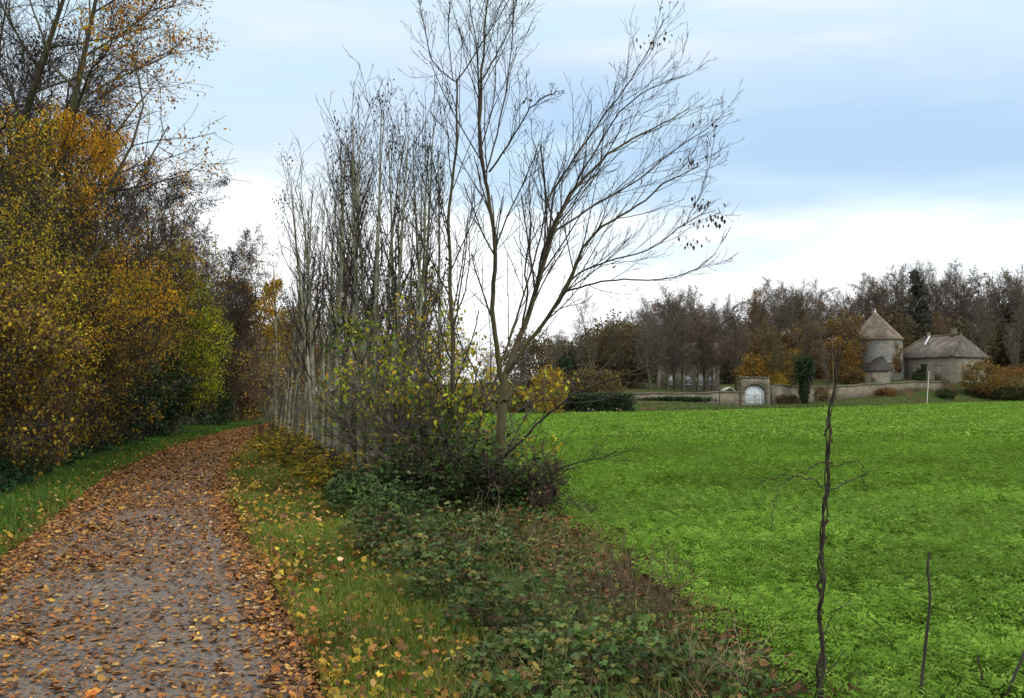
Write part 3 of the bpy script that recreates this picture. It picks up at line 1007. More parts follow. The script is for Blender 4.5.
wood("ivy_bush", "lime-green rounded bush at the inside of the path's bend", "bush", 176, 31.5, 292, 309, LIME, 42000, 0.085, r0=0.07, thr=-0.45, fr=0.9, stems=6, spread=0.20, off=1.2)
# dark evergreen undergrowth
shrub("holly_bush", "dark evergreen holly bush in the shade under the olive-brown tree", "bush", 100, 18.2, 2.1, 9000, DARKGREEN, 0.085, 320, stems=9, spread=0.7, thr=-0.6, mat=M_DARKLEAF, r0=0.025)
shrub("yew_bush", "dark evergreen bush between the holly and the lime-green bush", "bush", 148, 27.0, 2.2, 8000, DARKGREEN, 0.11, 321, stems=9, spread=0.75, thr=-0.6, mat=M_DARKLEAF, r0=0.025)
shrub("yew_bush", "low dark evergreen bush at the foot of the lime-green bush where the path bends", "bush", 204, 33.0, 1.6, 5000, DARKGREEN + GREEN[2:3], 0.11, 325, stems=9, spread=0.8, thr=-0.6, mat=M_DARKLEAF, r0=0.02)
shrub("bramble_thicket", "russet-brown twiggy bramble thicket at the verge under the mustard hazel", "bramble", 12, 11.6, 1.5, 4200, BROWN + RUST[:1] + OLIVE[1:2], 0.06, 322, stems=14, spread=0.85, thr=-0.3, r0=0.012, bark=M_VINE, twig=M_VINE)
shrub("dogwood_bush", "yellow-brown twiggy bush between the bramble thicket and the dark holly", "bush", 62, 14.6, 1.7, 3800, OLIVE + BROWN[:2] + GOLD[:1], 0.065, 323, stems=10, spread=0.7, thr=-0.3, r0=0.014)
shrub("wayfaring_bush", "small green-yellow bush with a few bright leaves at the verge before the holly", "bush", 66, 13.8, 0.85, 900, LIME + GREEN + YELLOWLEAF[:1], 0.06, 324, stems=7, spread=0.6, thr=-0.2, r0=0.01, mat=M_GREENLEAF)
# bare purple-brown trees down the path
bare_desc = [
    ("hornbeam_tree", "tall purple-brown bare tree rising behind the lime-green bush", 164, 37, 208, 0.2),
    ("hornbeam_tree", "purple-brown bare tree whose dense twigs fill the space just right of the lime-green bush", 202, 43, 262, 0.22),
    ("hornbeam_tree", "bare brown tree overhanging the golden maple's top", 120, 30, 170, 0.18),
    ("hornbeam_tree", "dense dusky bare tree next to the rusty oak at the end of the path", 232, 62, 300, 0.2),
    ("hornbeam_tree", "dark bare tree behind the amber-leaved small tree", 150, 34, 200, 0.18),
    ("hornbeam_tree", "low dusky bare tree beside the rusty oak's foot", 186, 40, 252, 0.16),
    ("hornbeam_tree", "bare dusky tree glimpsed behind the mustard hazel", 35, 24, 120, 0.2),
    ("hornbeam_tree", "bare dark tree deep in the wood above the olive-brown tree", 80, 29, 150, 0.2),
]
for i, (nm, lb, px, d, top, r0) in enumerate(bare_desc):
    wood(nm, lb, "tree", px, d, top, 340 + i, [(0.052, 0.040, 0.034), (0.075, 0.052, 0.040), (0.038, 0.031, 0.028)], 22000, 0.08, S=S_TWIGGY, r0=r0, thr=-0.1, mats=(M_BARK, M_TWIG))
wood("oak_tree", "rusty orange-brown leaved oak standing where the path bends out of sight", "tree", 246, 47, 280, 360, RUST[:1] + GOLD[2:] + OLIVE[:3], 26000, 0.13, r0=0.2, thr=-0.3, fr=0.5)
wood("oak_tree", "second rusty-leaved oak half hidden by the first sapling stems at the path's end", "tree", 281, 54, 305, 361, RUST + BROWN + OLIVE[:1], 16000, 0.14, r0=0.18, thr=-0.1, fr=0.5)
shrub("dogwood_bush", "rusty low bush at the foot of the rusty oak by the bend", "bush", 238, 47, 2.2, 5000, RUST + BROWN + OLIVE, 0.13, 362, stems=9, spread=0.8, thr=-0.4, r0=0.02)
shrub("clematis_bush", "pale silvery-leaved climber beside the first sapling at the path's end", "bush", 270, 41, 4.2, 420, [(0.45, 0.38, 0.32), (0.36, 0.30, 0.25)], 0.15, 363, stems=3, spread=0.1, thr=0.0)
# shaded lower storey that closes the wood behind
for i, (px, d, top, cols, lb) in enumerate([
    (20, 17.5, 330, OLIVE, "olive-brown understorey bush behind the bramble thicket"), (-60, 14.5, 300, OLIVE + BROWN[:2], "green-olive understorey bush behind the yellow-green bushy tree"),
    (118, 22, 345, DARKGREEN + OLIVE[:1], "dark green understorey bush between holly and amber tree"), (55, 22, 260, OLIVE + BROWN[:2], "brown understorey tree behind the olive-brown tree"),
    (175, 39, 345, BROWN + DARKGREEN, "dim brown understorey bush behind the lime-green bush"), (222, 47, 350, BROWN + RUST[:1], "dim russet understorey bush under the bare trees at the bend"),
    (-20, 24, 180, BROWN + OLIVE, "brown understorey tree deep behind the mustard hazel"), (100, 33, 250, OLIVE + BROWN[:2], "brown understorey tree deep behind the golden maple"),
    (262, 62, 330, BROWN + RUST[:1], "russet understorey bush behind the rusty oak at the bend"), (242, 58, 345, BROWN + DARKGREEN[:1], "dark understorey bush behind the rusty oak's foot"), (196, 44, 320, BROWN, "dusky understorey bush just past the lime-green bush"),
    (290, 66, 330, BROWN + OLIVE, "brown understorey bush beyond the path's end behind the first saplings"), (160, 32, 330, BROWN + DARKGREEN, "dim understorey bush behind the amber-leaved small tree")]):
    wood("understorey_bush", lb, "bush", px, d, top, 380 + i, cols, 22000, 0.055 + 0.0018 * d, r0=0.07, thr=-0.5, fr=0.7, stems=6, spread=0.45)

# ------------------------------------------------------------------ brambles in the hedge bank
def bramble(name, label, spots, n, cols, seed, hmax=0.6, size=0.07, weights=None, canes=60, group=None, mat=None):
    """a mound of arching canes with trifoliate leaves; spots = (x, y, radius, height)"""
    r = np.random.default_rng(seed)
    S_ = np.array(spots)
    o = np.array((S_[:, 0].mean(), S_[:, 1].mean(), 0.0))
    root = thing(name, label, "bramble", o, group)
    pts, rad, P = [], [], []
    for i in range(canes):
        s = S_[r.integers(len(S_))]
        a, q = r.random() * 6.28, s[2] * math.sqrt(r.random()) * 0.7
        p0 = np.array((s[0] + q * math.cos(a), s[1] + q * math.sin(a), -0.03))
        a2, L = r.random() * 6.28, s[2] * r.uniform(0.4, 1.1)
        hh = s[3] * r.uniform(0.6, 1.25)
        t = np.linspace(0, 1, 8)
        c = p0[None] + np.stack([t * L * math.cos(a2), t * L * math.sin(a2), hh * np.sin(t * r.uniform(1.6, 2.7))], -1) + r.normal(size=(8, 3)) * 0.012
        c[:, 2] = np.maximum(c[:, 2], 0.02)
        pts.append(c)
        rad.append(np.linspace(0.0045, 0.002, 8))
    pts, rad = np.array(pts), np.array(rad)
    cane_v, cane_f = tubes(pts - o, rad, 4)
    m = n // 3
    A = S_[r.choice(len(S_), m, p=S_[:, 2] ** 2 / (S_[:, 2] ** 2).sum())]
    q, a = np.sqrt(r.random(m)), r.random(m) * 6.28
    hh = A[:, 3] * np.sqrt(np.clip(1 - q ** 2, 0, 1)) * (0.85 + 0.3 * r.normal(size=m)) * (0.35 + 0.65 * np.sqrt(r.random(m)))
    P = np.stack([A[:, 0] + A[:, 2] * q * np.cos(a), A[:, 1] + A[:, 2] * q * np.sin(a), 0.03 + np.maximum(0, hh)], -1)
    P[:, 2] *= 1 + 0.35 * sn(P, 2.6, 2.0)
    yaw = r.random(m) * 6.28
    base_c = palette(cols, m, 0.2, r, weights) * (1 + 0.35 * sn(P, 3.0, 7.0))[:, None]
    parts = []
    sz = size * r.uniform(0.6, 1.25, m)
    tx, ty = r.normal(-0.25, 0.45, m), r.normal(0, 0.45, m)
    for k in (-1, 0, 1):
        M = eul(tx + r.normal(0, 0.15, m), ty + 0.2 * k, yaw + k * 1.25)
        parts.append(scatter(OVAL_V, OVAL_F, P - o, M, sz, np.clip(base_c, 0.004, 0.9)))
    parts.append((cane_v, cane_f, np.tile([(0.07, 0.045, 0.035)], (len(cane_v), 1))))
    V, F, C = merge(parts)
    build("foliage", V, F, mat or M_GREENLEAF, root, tint=C)
    return root


BR = [(0.045, 0.085, 0.020), (0.070, 0.125, 0.028), (0.095, 0.145, 0.050), (0.030, 0.058, 0.016)]
BRR = BR + BR[:2] + [(0.10, 0.055, 0.025), (0.19, 0.14, 0.03), (0.13, 0.15, 0.035)]
bramble("bramble_bush", "tall dark bramble mound heaped round the feet of the two ashes", [(-1.6, 12.9, 0.75, 0.85), (-0.8, 12.3, 0.85, 1.0), (-0.1, 12.1, 0.7, 0.95), (0.2, 11.9, 0.45, 0.55), (-1.2, 13.6, 0.75, 0.75)], 11500, [c for c in DARKGREEN] + BR[:2] + BROWN[2:3], 401, size=0.065, canes=120)
bramble("bramble_bush", "dark green bramble mound between the grass verge and the tall mound round the ashes", [(-2.0, 12.2, 0.55, 0.6), (-2.3, 13.2, 0.55, 0.6), (-1.5, 11.2, 0.6, 0.5), (-2.5, 14.3, 0.5, 0.5)], 7500, BR, 402, size=0.06, canes=60)
bramble("bramble_bush", "sprawling green and russet brambles along the verge, the long middle stretch", [(-1.45, 10.0, 0.5, 0.34), (-1.1, 8.9, 0.5, 0.36), (-0.8, 8.0, 0.45, 0.34), (-0.55, 9.6, 0.55, 0.30), (-0.2, 8.5, 0.45, 0.25)], 8000, BRR, 403, size=0.05, canes=110)
bramble("bramble_bush", "low brambles with reddish leaves at the crop edge below the ash's drooping branch", [(0.2, 9.8, 0.45, 0.20), (0.35, 8.6, 0.4, 0.18), (0.1, 10.8, 0.45, 0.22)], 2200, BRR + RUST[1:2], 404, size=0.042, canes=50)
bramble("bramble_bush", "glossy green brambles nearest the viewer, spilling towards the grass verge", [(-0.45, 6.9, 0.42, 0.28), (-0.1, 6.1, 0.42, 0.26), (0.2, 5.4, 0.45, 0.24), (-0.05, 5.2, 0.32, 0.16), (0.55, 4.9, 0.42, 0.22), (0.1, 4.5, 0.35, 0.18)], 8500, BRR + GREEN[:1], 405, size=0.046, canes=110)
bramble("bramble_bush", "thin bramble patch mixed with dead stalks at the crop edge nearest the viewer", [(0.65, 6.4, 0.42, 0.20), (0.85, 5.5, 0.42, 0.18), (0.5, 7.3, 0.42, 0.22), (1.1, 4.8, 0.35, 0.18)], 2400, BRR + GREEN[:2], 406, size=0.042, canes=70)
NET = [(0.020, 0.058, 0.020), (0.030, 0.080, 0.030), (0.040, 0.095, 0.035)]
bramble("nettle_patch", "blue-green nettle patch along the verge under the bramble thicket", [(-7.3, 10.4, 0.55, 0.42), (-7.6, 11.4, 0.55, 0.42), (-7.9, 12.4, 0.55, 0.42), (-8.3, 13.6, 0.55, 0.4), (-8.8, 15.0, 0.55, 0.4), (-9.3, 16.6, 0.55, 0.4), (-9.9, 18.6, 0.55, 0.4)], 9000, NET, 407, size=0.07, canes=100)
bramble("nettle_patch", "shaded green nettle patch before the dark holly bush", [(-10.5, 20.5, 0.6, 0.4), (-11.2, 23, 0.7, 0.42), (-11.9, 25.5, 0.7, 0.42), (-12.5, 28, 0.7, 0.45), (-13.0, 31, 0.8, 0.45)], 5000, NET + DARKGREEN[:1], 408, size=0.09, canes=60)
bramble("bramble_bush", "yellowing bramble bank along the verge under the pale saplings", [(-3.0, 15.4, 0.6, 0.55), (-3.6, 17.0, 0.7, 0.55), (-4.4, 19.0, 0.7, 0.55), (-5.4, 21.5, 0.8, 0.55), (-6.4, 24.5, 0.9, 0.55), (-7.4, 28, 0.9, 0.55), (-8.3, 33, 1.0, 0.6)], 9000, OLIVE + YELLOWLEAF[:2] + BROWN[:2] + GREEN[:2], 409, size=0.08, canes=90, mat=M_LEAF)


# dead stalks in the crop edge
def stalks(name, label, spots, n, h, seed, mat, lean=0.25, rad=0.0035):
    r = np.random.default_rng(seed)
    S_ = np.array(spots)
    o = np.array((S_[:, 0].mean(), S_[:, 1].mean(), 0.0))
    root = thing(name, label, "dead plant", o)
    for i in range(n):
        T = Tree(seed * 100 + i)
        s = S_[r.integers(len(S_))]
        T.grow((s[0] - o[0] + r.normal() * s[2], s[1] - o[1] + r.normal() * s[2], -0.02), (r.normal() * lean, r.normal() * lean, 1), h * r.uniform(0.45, 1.1), rad, 0,
               [dict(n=7, wob=0.20, tap=0.6, rmin=0.001), dict(n=3, m=4, t0=0.35, ang=(20, 60), l=0.3, wob=0.15, rr=0.6, rmin=0.001)])
        v, f = T.mesh((0, 1), {0: 5, 1: 3})
        build("stalk", v, f, mat, root)
    return root


stalks("dead_weed", "dark brown clump of withered weed stalks between brambles and crop", [(0.80, 6.9, 0.16), (1.05, 7.0, 0.2), (1.1, 6.3, 0.14), (0.9, 6.1, 0.15)], 98, 0.70, 501, M_STRAWDARK, 0.75, 0.0045)
stalks("dead_weed", "straw-coloured dry stalks beside the foot of the vine-wrapped sapling", [(1.35, 5.0, 0.14), (1.15, 4.8, 0.10)], 22, 0.45, 502, M_STRAW, 0.35, 0.0022)
stalks("dead_weed", "pale bent straw stalks rising from the middle brambles", [(-0.25, 8.6, 0.4), (0.1, 9.5, 0.4)], 16, 0.7, 503, M_STRAW, 0.5, 0.0024)
stalks("dead_weed", "thin dark dry stalks standing in the crop before the drooping branch", [(0.7, 9.2, 0.3), (0.4, 9.9, 0.3)], 20, 0.6, 504, M_STRAWDARK, 0.35, 0.003)

# ------------------------------------------------------------------ vine-wrapped sapling and bare shoots near the camera
D_V = 4.5
o_v = np.array((gx(822, D_V), D_V, 0.0))
vs = thing("vine_wrapped_sapling", "slim dead sapling wrapped in a dry vine, standing alone before the crop", "sapling", o_v)
TV = Tree(61)
vl = [("trunk", [(821, 715), (820, 660), (822, 600), (821, 560), (826, 500), (828, 450), (830, 415), (835, 380), (838, 362), (840, 347)], 0, 0.12, 4.8, 1.0, 0.05),
      ("branch", [(828, 488), (820, 482), (805, 478), (785, 476), (760, 482)], 0, -0.15, 1.6, 0.8, 0),
      ("branch", [(827, 490), (845, 484), (862, 475), (876, 470)], 0, 0.25, 1.9, 0.8, 0),
      ("branch", [(829, 462), (815, 466), (800, 474), (782, 478), (775, 500), (771, 530)], 0, -0.3, 1.5, 0.8, 0),
      ("branch", [(830, 415), (826, 425), (824, 436)], 0, 0.0, 2.4, 1.6, 0.0),
      ("branch", [(828, 468), (845, 462), (858, 460), (864, 478), (866, 492)], 0, 0.2, 1.5, 0.8, 0),
      ("branch", [(820, 640), (830, 620), (842, 605), (850, 596)], 0, -0.1, 1.6, 0.8, 0),
      ("branch", [(819, 690), (832, 668), (846, 650)], 0, 0.1, 1.6, 0.8, 0)]
traced_tree(vs, TV, vl, D_V, (M_VINE, M_VINE), o_v, 1.35)
v, f = TV.mesh((1, 2, 3), {1: 4, 2: 3, 3: 3})
build("crown", v, f, M_VINE, vs)
axis_pts = smooth_line([at(px, py, D_V + 0.12 * i / 9) - o_v for i, (px, py) in enumerate(vl[0][1])], 120)
for ph, dr, tw in ((0.0, 0.016, 5.5), (2.2, 0.019, 4.2), (4.1, 0.015, 7.0)):
    t = np.linspace(0, 1, 120)
    offs = np.stack([np.cos(ph + t * tw * 6.28), np.sin(ph + t * tw * 6.28), 0 * t], -1) * (dr * (1 - 0.55 * t) * (1 + 0.35 * np.sin(t * 40 + ph)))[:, None]
    v, f = tubes((axis_pts + offs)[None], (0.0062 * (1 - 0.6 * t))[None], 5)
    build("vine", v, f, M_VINE, vs, smooth=True)
m_ = 46
ii = TV.nr.integers(5, 116, m_)
P = axis_pts[ii] + TV.nr.normal(size=(m_, 3)) * 0.009
c_ = scatter(OVAL_V, OVAL_F, P, eul(np.full(m_, -1.3) + TV.nr.normal(0, 0.5, m_), TV.nr.normal(0, 0.5, m_), TV.nr.random(m_) * 6.28), TV.nr.uniform(0.012, 0.03, m_), palette([(0.05, 0.032, 0.022), (0.10, 0.06, 0.035)], m_))
build("foliage", c_[0], [c_[1]], M_LEAF, vs, tint=c_[2])


def shoot(label, pp, d, w0, w1, mat):
    o = np.array((gx(pp[0][0], d), d, 0.0))
    root = thing("bare_shoot", label, "shoot", o)
    pts = smooth_line([at(px, py, d) - o for px, py in pp], 16)
    v, f = tubes(pts[None], (np.linspace(w0, w1, 16) * d / F_PX / 2)[None], 7)
    build("stem", v, f, mat, root, smooth=True)
    q = [int(3 + i * 3.1) for i in range(4)]
    for j, i in enumerate(q):
        mb = MB()
        a = j * 2.4
        p = pts[i]
        mb.tube([p, p + np.array((math.cos(a), math.sin(a), 1.1)) * 0.010], [0.0035, 0.0012], 5)
        mb.build("bud", mat, root)


shoot("single straight leafless dark shoot with a kinked tip, rising from the crop", [(919, 712), (922, 680), (926, 640), (930, 606), (931, 585), (926, 570), (925, 563), (930, 552)], 4.4, 3.6, 2.2, M_TWIG)
shoot("leaning dark shoot at the picture's lower corner in the crop", [(1000, 712), (1009, 690), (1016, 672), (1030, 640)], 4.4, 3.4, 2.2, M_TWIG)
shoot("short thin brown shoot between the kinked shoot and the leaning one", [(990, 712), (985, 690), (980, 668), (977, 654)], 4.5, 2.4, 1.4, M_VINE)

# ------------------------------------------------------------------ ground cover
def ring_leaf(seed, k, lobed, curl):
    r = np.random.default_rng(seed)
    th = np.arange(k) / k * 2 * math.pi
    rad = 0.5 * (1 + (0.17 * np.cos(th * 5) if lobed else 0.0)) * (1 + 0.11 * r.normal(size=k))
    x, y = rad * np.cos(th) * (1.0 if lobed else 0.62), rad * np.sin(th)
    z = curl * (x * x * 1.6 + 0.5 * y * y * (1 + y)) + 0.015 * r.normal(size=k)
    V = np.concatenate([np.stack([x, y, z], -1), [[0, 0, 0.0]]])
    return V, [(i, (i + 1) % k, k) for i in range(k)]


LITTER_T = [ring_leaf(1, 10, True, 0.5), ring_leaf(2, 8, False, 0.8), ring_leaf(3, 8, False, -0.5), ring_leaf(4, 10, True, 0.15), ring_leaf(5, 7, False, 1.3)]
LITTER = [(0.31, 0.155, 0.04), (0.25, 0.10, 0.025), (0.38, 0.24, 0.08), (0.15, 0.07, 0.03), (0.085, 0.045, 0.025), (0.40, 0.24, 0.03), (0.32, 0.10, 0.025), (0.46, 0.34, 0.20)]
LITTER_W = np.array([0.12, 0.18, 0.07, 0.27, 0.24, 0.05, 0.05, 0.02])


def litter(name, P, size, cols, w, tilt=0.28):
    q = len(P)
    parts = []
    which = rng.integers(0, len(LITTER_T), q)
    w = np.asarray(w) / np.sum(w)
    for k, (tv, tf) in enumerate(LITTER_T):
        i = np.where(which == k)[0]
        M = eul(rng.normal(0, tilt, len(i)), rng.normal(0, tilt, len(i)), rng.random(len(i)) * 6.28)
        parts.append(scatter(tv, tf, P[i], M, size[i], palette(cols, len(i), 0.22, rng, w)))
    V, F, C = merge(parts)
    return tag(build(name, V, F, M_LITTER, tint=C), kind="stuff")


n = 240000
yy = 3.2 + 49 * rng.random(n) ** 1.35
xl, xr = path_x(yy)
u = rng.random(n)
u = np.where(rng.random(n) < 0.45, np.where(rng.random(n) < 0.55, rng.beta(1.1, 3.2, n), 1 - rng.beta(1.0, 6.0, n)), u)
clumpy = sn(np.stack([u * 2.3, yy, 0 * yy], -1), 1.4, 4.0)
edge = np.minimum(u / 0.38, (1 - u) / 0.22)
keep = rng.random(n) < np.clip(0.44 + 0.85 * np.clip(1 - edge, 0, 1) + 0.28 * clumpy + 0.011 * (yy - 5), 0.06, 1)
keep &= rng.random(n) < np.clip(0.62 + 0.03 * yy, 0, 1)
u = u - 0.16 * (rng.random(n) ** 2) * (u < 0.25) + 0.10 * (rng.random(n) ** 2) * (u > 0.82)
P = np.stack([xl + (xr - xl) * u, yy, np.where((u > 0) & (u < 1), 0.016 + 0.035 * (1 - (2 * u - 1) ** 2), 0.02) + 0.012 * rng.random(n)], -1)[keep]
litter("fallen_leaves", P, np.minimum(rng.gamma(3.2, 0.0080, len(P)), 0.062) * (1 + 0.012 * P[:, 1]), LITTER, LITTER_W)

# scattered leaves on the grass verges
n = 15000
yy = 4.0 + 30 * rng.random(n) ** 1.5
xl, xr = path_x(yy)
side = rng.random(n) < 0.42
wv = np.where(side, 1.9 + 0.02 * yy, 0.75 + 0.065 * yy)
t = rng.random(n) ** 1.3
P = np.stack([np.where(side, xl - wv * t, xr + wv * t), yy, 0.03 + 0.07 * rng.random(n)], -1)
litter("fallen_leaves", P, np.minimum(rng.gamma(5, 0.0075, n), 0.065) * (1 + 0.014 * yy), LITTER + [(0.36, 0.27, 0.03), (0.34, 0.22, 0.02)], np.concatenate([LITTER_W, [0.25, 0.16]]), 0.6)


def blades(name, P, h, w, cols, mat, lean=0.45, jit=0.2, weights=None):
    q = len(P)
    tv = [(-0.5, 0, 0), (0.5, 0, 0), (0.34, 0.16, 0.55), (-0.34, 0.16, 0.55), (0, 0.50, 1.0)]
    a = rng.random(q) * 6.28
    M = eul(rng.normal(0, lean * 0.4, q), rng.normal(0, lean * 0.5, q), a)
    S3 = np.stack([w, h * (0.4 + 0.9 * rng.random(q)), h], -1)
    c = palette(cols, q, jit, rng, weights)
    c = c * (1 + 0.30 * sn(P, 1.6, 5.0))[:, None]
    V, _, C = scatter(tv, [(0, 1, 2)], P, M, S3, np.clip(c, 0.004, 0.9))
    i = (np.arange(q) * 5)[:, None]
    return tag(build(name, V, [(i + np.array([[0, 1, 2, 3]])), (i + np.array([[3, 2, 4]]))], mat, tint=C), kind="stuff")


VERGE = [(0.100, 0.185, 0.020), (0.145, 0.225, 0.025), (0.072, 0.135, 0.016), (0.24, 0.21, 0.045), (0.26, 0.20, 0.07)]
n = 105000
yy = 3.6 + 34 * rng.random(n) ** 1.75
xl, xr = path_x(yy)
wv = np.minimum(0.75 + 0.075 * yy, 2.4)
t = rng.random(n)
x = xr - 0.02 + wv * t
ok = rng.random(n) < np.clip(0.35 + 6 * t, 0, 1)
P = np.stack([x, yy, np.zeros(n)], -1)[ok]
blades("grass", P, rng.uniform(0.05, 0.15, len(P)) * (0.7 + 0.5 * np.clip(sn(P, 0.9, 2.0), -0.8, 1)), rng.uniform(0.003, 0.007, len(P)) * (1 + 0.05 * P[:, 1]), VERGE, M_GRASS, weights=[0.30, 0.28, 0.2, 0.14, 0.08])
LV = [(0.06, 0.145, 0.014), (0.085, 0.185, 0.018), (0.045, 0.105, 0.012), (0.15, 0.18, 0.03)]
n = 130000
yy = 6.2 + 42 * rng.random(n) ** 1.6
xl, xr = path_x(yy)
t = rng.random(n)
x = xl + 0.10 - (2.4 + 0.012 * yy) * t
ok = rng.random(n) < np.clip(0.25 + 2.2 * t, 0, 1)
P = np.stack([x, yy, np.zeros(n)], -1)[ok]
blades("grass", P, rng.uniform(0.07, 0.19, len(P)), rng.uniform(0.004, 0.008, len(P)) * (1 + 0.06 * P[:, 1]), LV, M_GRASS, weights=[0.34, 0.3, 0.26, 0.1])

n = 8000
yy = 4.3 + 10.5 * rng.random(n) ** 1.2
xa = np.interp(yy, [4, 7, 10, 14], [-0.30, -0.95, -1.9, -2.8])
x = xa + (field_left(yy) + 0.35 - xa) * rng.random(n)
P = np.stack([x, yy, 0.02 + 0.1 * rng.random(n)], -1)
P = P[sn(P, 1.7, 8.0) > -0.1]
blades("rough_grass", P, rng.uniform(0.08, 0.24, len(P)), rng.uniform(0.003, 0.006, len(P)), [(0.09, 0.13, 0.025), (0.13, 0.15, 0.035), (0.24, 0.19, 0.08), (0.06, 0.095, 0.02)], M_GRASS, lean=1.1)

# the crop: rosettes of feathery leaves, simpler and larger tufts in the distance
CROP = [(0.126, 0.250, 0.024), (0.158, 0.285, 0.030), (0.098, 0.205, 0.020), (0.198, 0.320, 0.050)]


def pinnate(pairs, wid):
    """a feathery leaf: narrow leaflets in pairs along an arching midrib"""
    V, F = [], []
    for i in range(pairs):
        y = 0.22 + 0.66 * i / max(1, pairs - 1)
        L = 0.36 * (1 - 0.45 * abs(y - 0.45))
        z = 0.30 * y - 0.42 * y * y
        for s_ in (-1, 1):
            n_ = len(V)
            V += [(0, y, z), (s_ * L * 0.5, y + 0.02, z + 0.05), (s_ * L, y + L * 0.55, z - 0.05), (s_ * L * 0.35, y + wid + 0.05, z + 0.05)]
            F += [(n_, n_ + 1, n_ + 2, n_ + 3)]
    n_ = len(V)
    V += [(0, 0.80, -0.03), (-wid, 0.95, 0.0), (0, 1.18, -0.22), (wid, 0.95, 0.0)]
    F += [(n_, n_ + 1, n_ + 2, n_ + 3)]
    return V, F


def crop(n_plants, y0, y1, pw, leaf, per, hgt_, tmpl, spr, flat_=1.0):
    yy = y0 + (y1 - y0) * rng.random(n_plants) ** pw
    l = field_left(yy)
    r_ = np.minimum(0.64 * yy + 2.0, 80)
    x = l + (r_ - l) * rng.random(n_plants)
    dens = np.clip((x - l) / 1.2, 0.05, 1)
    P0 = np.stack([x, yy, 0 * x], -1)
    ok = (rng.random(n_plants) < dens) & (sn(P0, 1.3, 1.0) + 0.5 * rng.normal(size=n_plants) > -0.85) & (yy < np.interp(x, EX, EY) - 0.3)
    x, yy = x[ok], yy[ok]
    m = len(x)
    ps = rng.uniform(0.6, 1.35, m) * (1 + 0.30 * sn(np.stack([x, yy, 0 * x], -1), 2.1, 9.0) + 0.25 * sn(np.stack([x, yy, 0 * x], -1), 5.0, 2.0))
    q = m * per
    i = np.repeat(np.arange(m), per)
    a = rng.random(q) * 6.28
    rr = rng.random(q) ** 0.6 * spr
    P = np.stack([x[i] + np.cos(a) * rr * leaf * ps[i], yy[i] + np.sin(a) * rr * leaf * ps[i], 0.03 + hgt_ * ps[i] * (1.0 - 0.6 * rr / spr) * rng.uniform(0.35, 1.1, q)], -1)
    P[:, 2] += HT(P[:, 0], P[:, 1])
    M = eul(rng.normal(0.25, 0.40 * flat_, q), rng.normal(0, 0.40 * flat_, q), a - math.pi / 2)
    c = palette(CROP, q, 0.16, rng) * (1 + 0.20 * sn(P, 0.8, 3.0))[:, None]
    return scatter(tmpl[0], tmpl[1], P, M, leaf * ps[i] * rng.uniform(0.7, 1.2, q), np.clip(c, 0.004, 0.9))


QUAD = (LEAF_V, [(0, 1, 2, 3)])
parts = [crop(15000, 4.2, 14.5, 1.15, 0.085, 8, 0.16, pinnate(3, 0.09), 0.75), crop(26000, 13.5, 30, 1.2, 0.10, 5, 0.16, pinnate(2, 0.12), 0.8), crop(46000, 28, 62, 1.15, 0.11, 5, 0.13, QUAD, 1.2, 0.6), crop(52000, 58, 118, 1.0, 0.17, 4, 0.08, QUAD, 1.2, 0.35)]
V, F, C = merge(parts)
tag(build("crop_foliage", V, F, M_CROP, tint=C), kind="stuff")

# leaf litter and soil between brambles and crop
n = 5200
yy = 4.6 + 8.5 * rng.random(n)
x = field_left(yy) + rng.normal(0.05, 0.42, n)
litter("fallen_leaves", np.stack([x, yy, 0.05 + 0.04 * rng.random(n)], -1), np.minimum(rng.gamma(5, 0.0075, n), 0.055), [(0.12, 0.055, 0.025), (0.18, 0.085, 0.03), (0.08, 0.045, 0.022), (0.22, 0.13, 0.05)], [1, 1, 1, 0.6], 0.5)
# grass bank beyond the field
n = 26000
x = rng.uniform(-14, 92, n)
t = rng.random(n) * 9.5
yy = np.interp(x, EX, EY) + t
P = np.stack([x, yy, HT(x, yy)], -1)
blades("bank_grass", P, rng.uniform(0.10, 0.24, n), rng.uniform(0.05, 0.10, n), [(0.070, 0.125, 0.020), (0.045, 0.09, 0.015), (0.105, 0.145, 0.03), (0.13, 0.125, 0.05)], M_GRASS)
#@@FAR
PURPLE = [(0.080, 0.060, 0.052), (0.105, 0.070, 0.055), (0.060, 0.050, 0.046), (0.13, 0.085, 0.06)]
FOLIVE = [(0.13, 0.11, 0.035), (0.10, 0.095, 0.035), (0.17, 0.125, 0.035), (0.09, 0.065, 0.035)]
FBROWN = [(0.135, 0.095, 0.062), (0.175, 0.12, 0.072), (0.10, 0.076, 0.056), (0.20, 0.145, 0.075)]
FRUST = [(0.20, 0.095, 0.035), (0.15, 0.075, 0.035), (0.26, 0.155, 0.035), (0.12, 0.075, 0.04)]

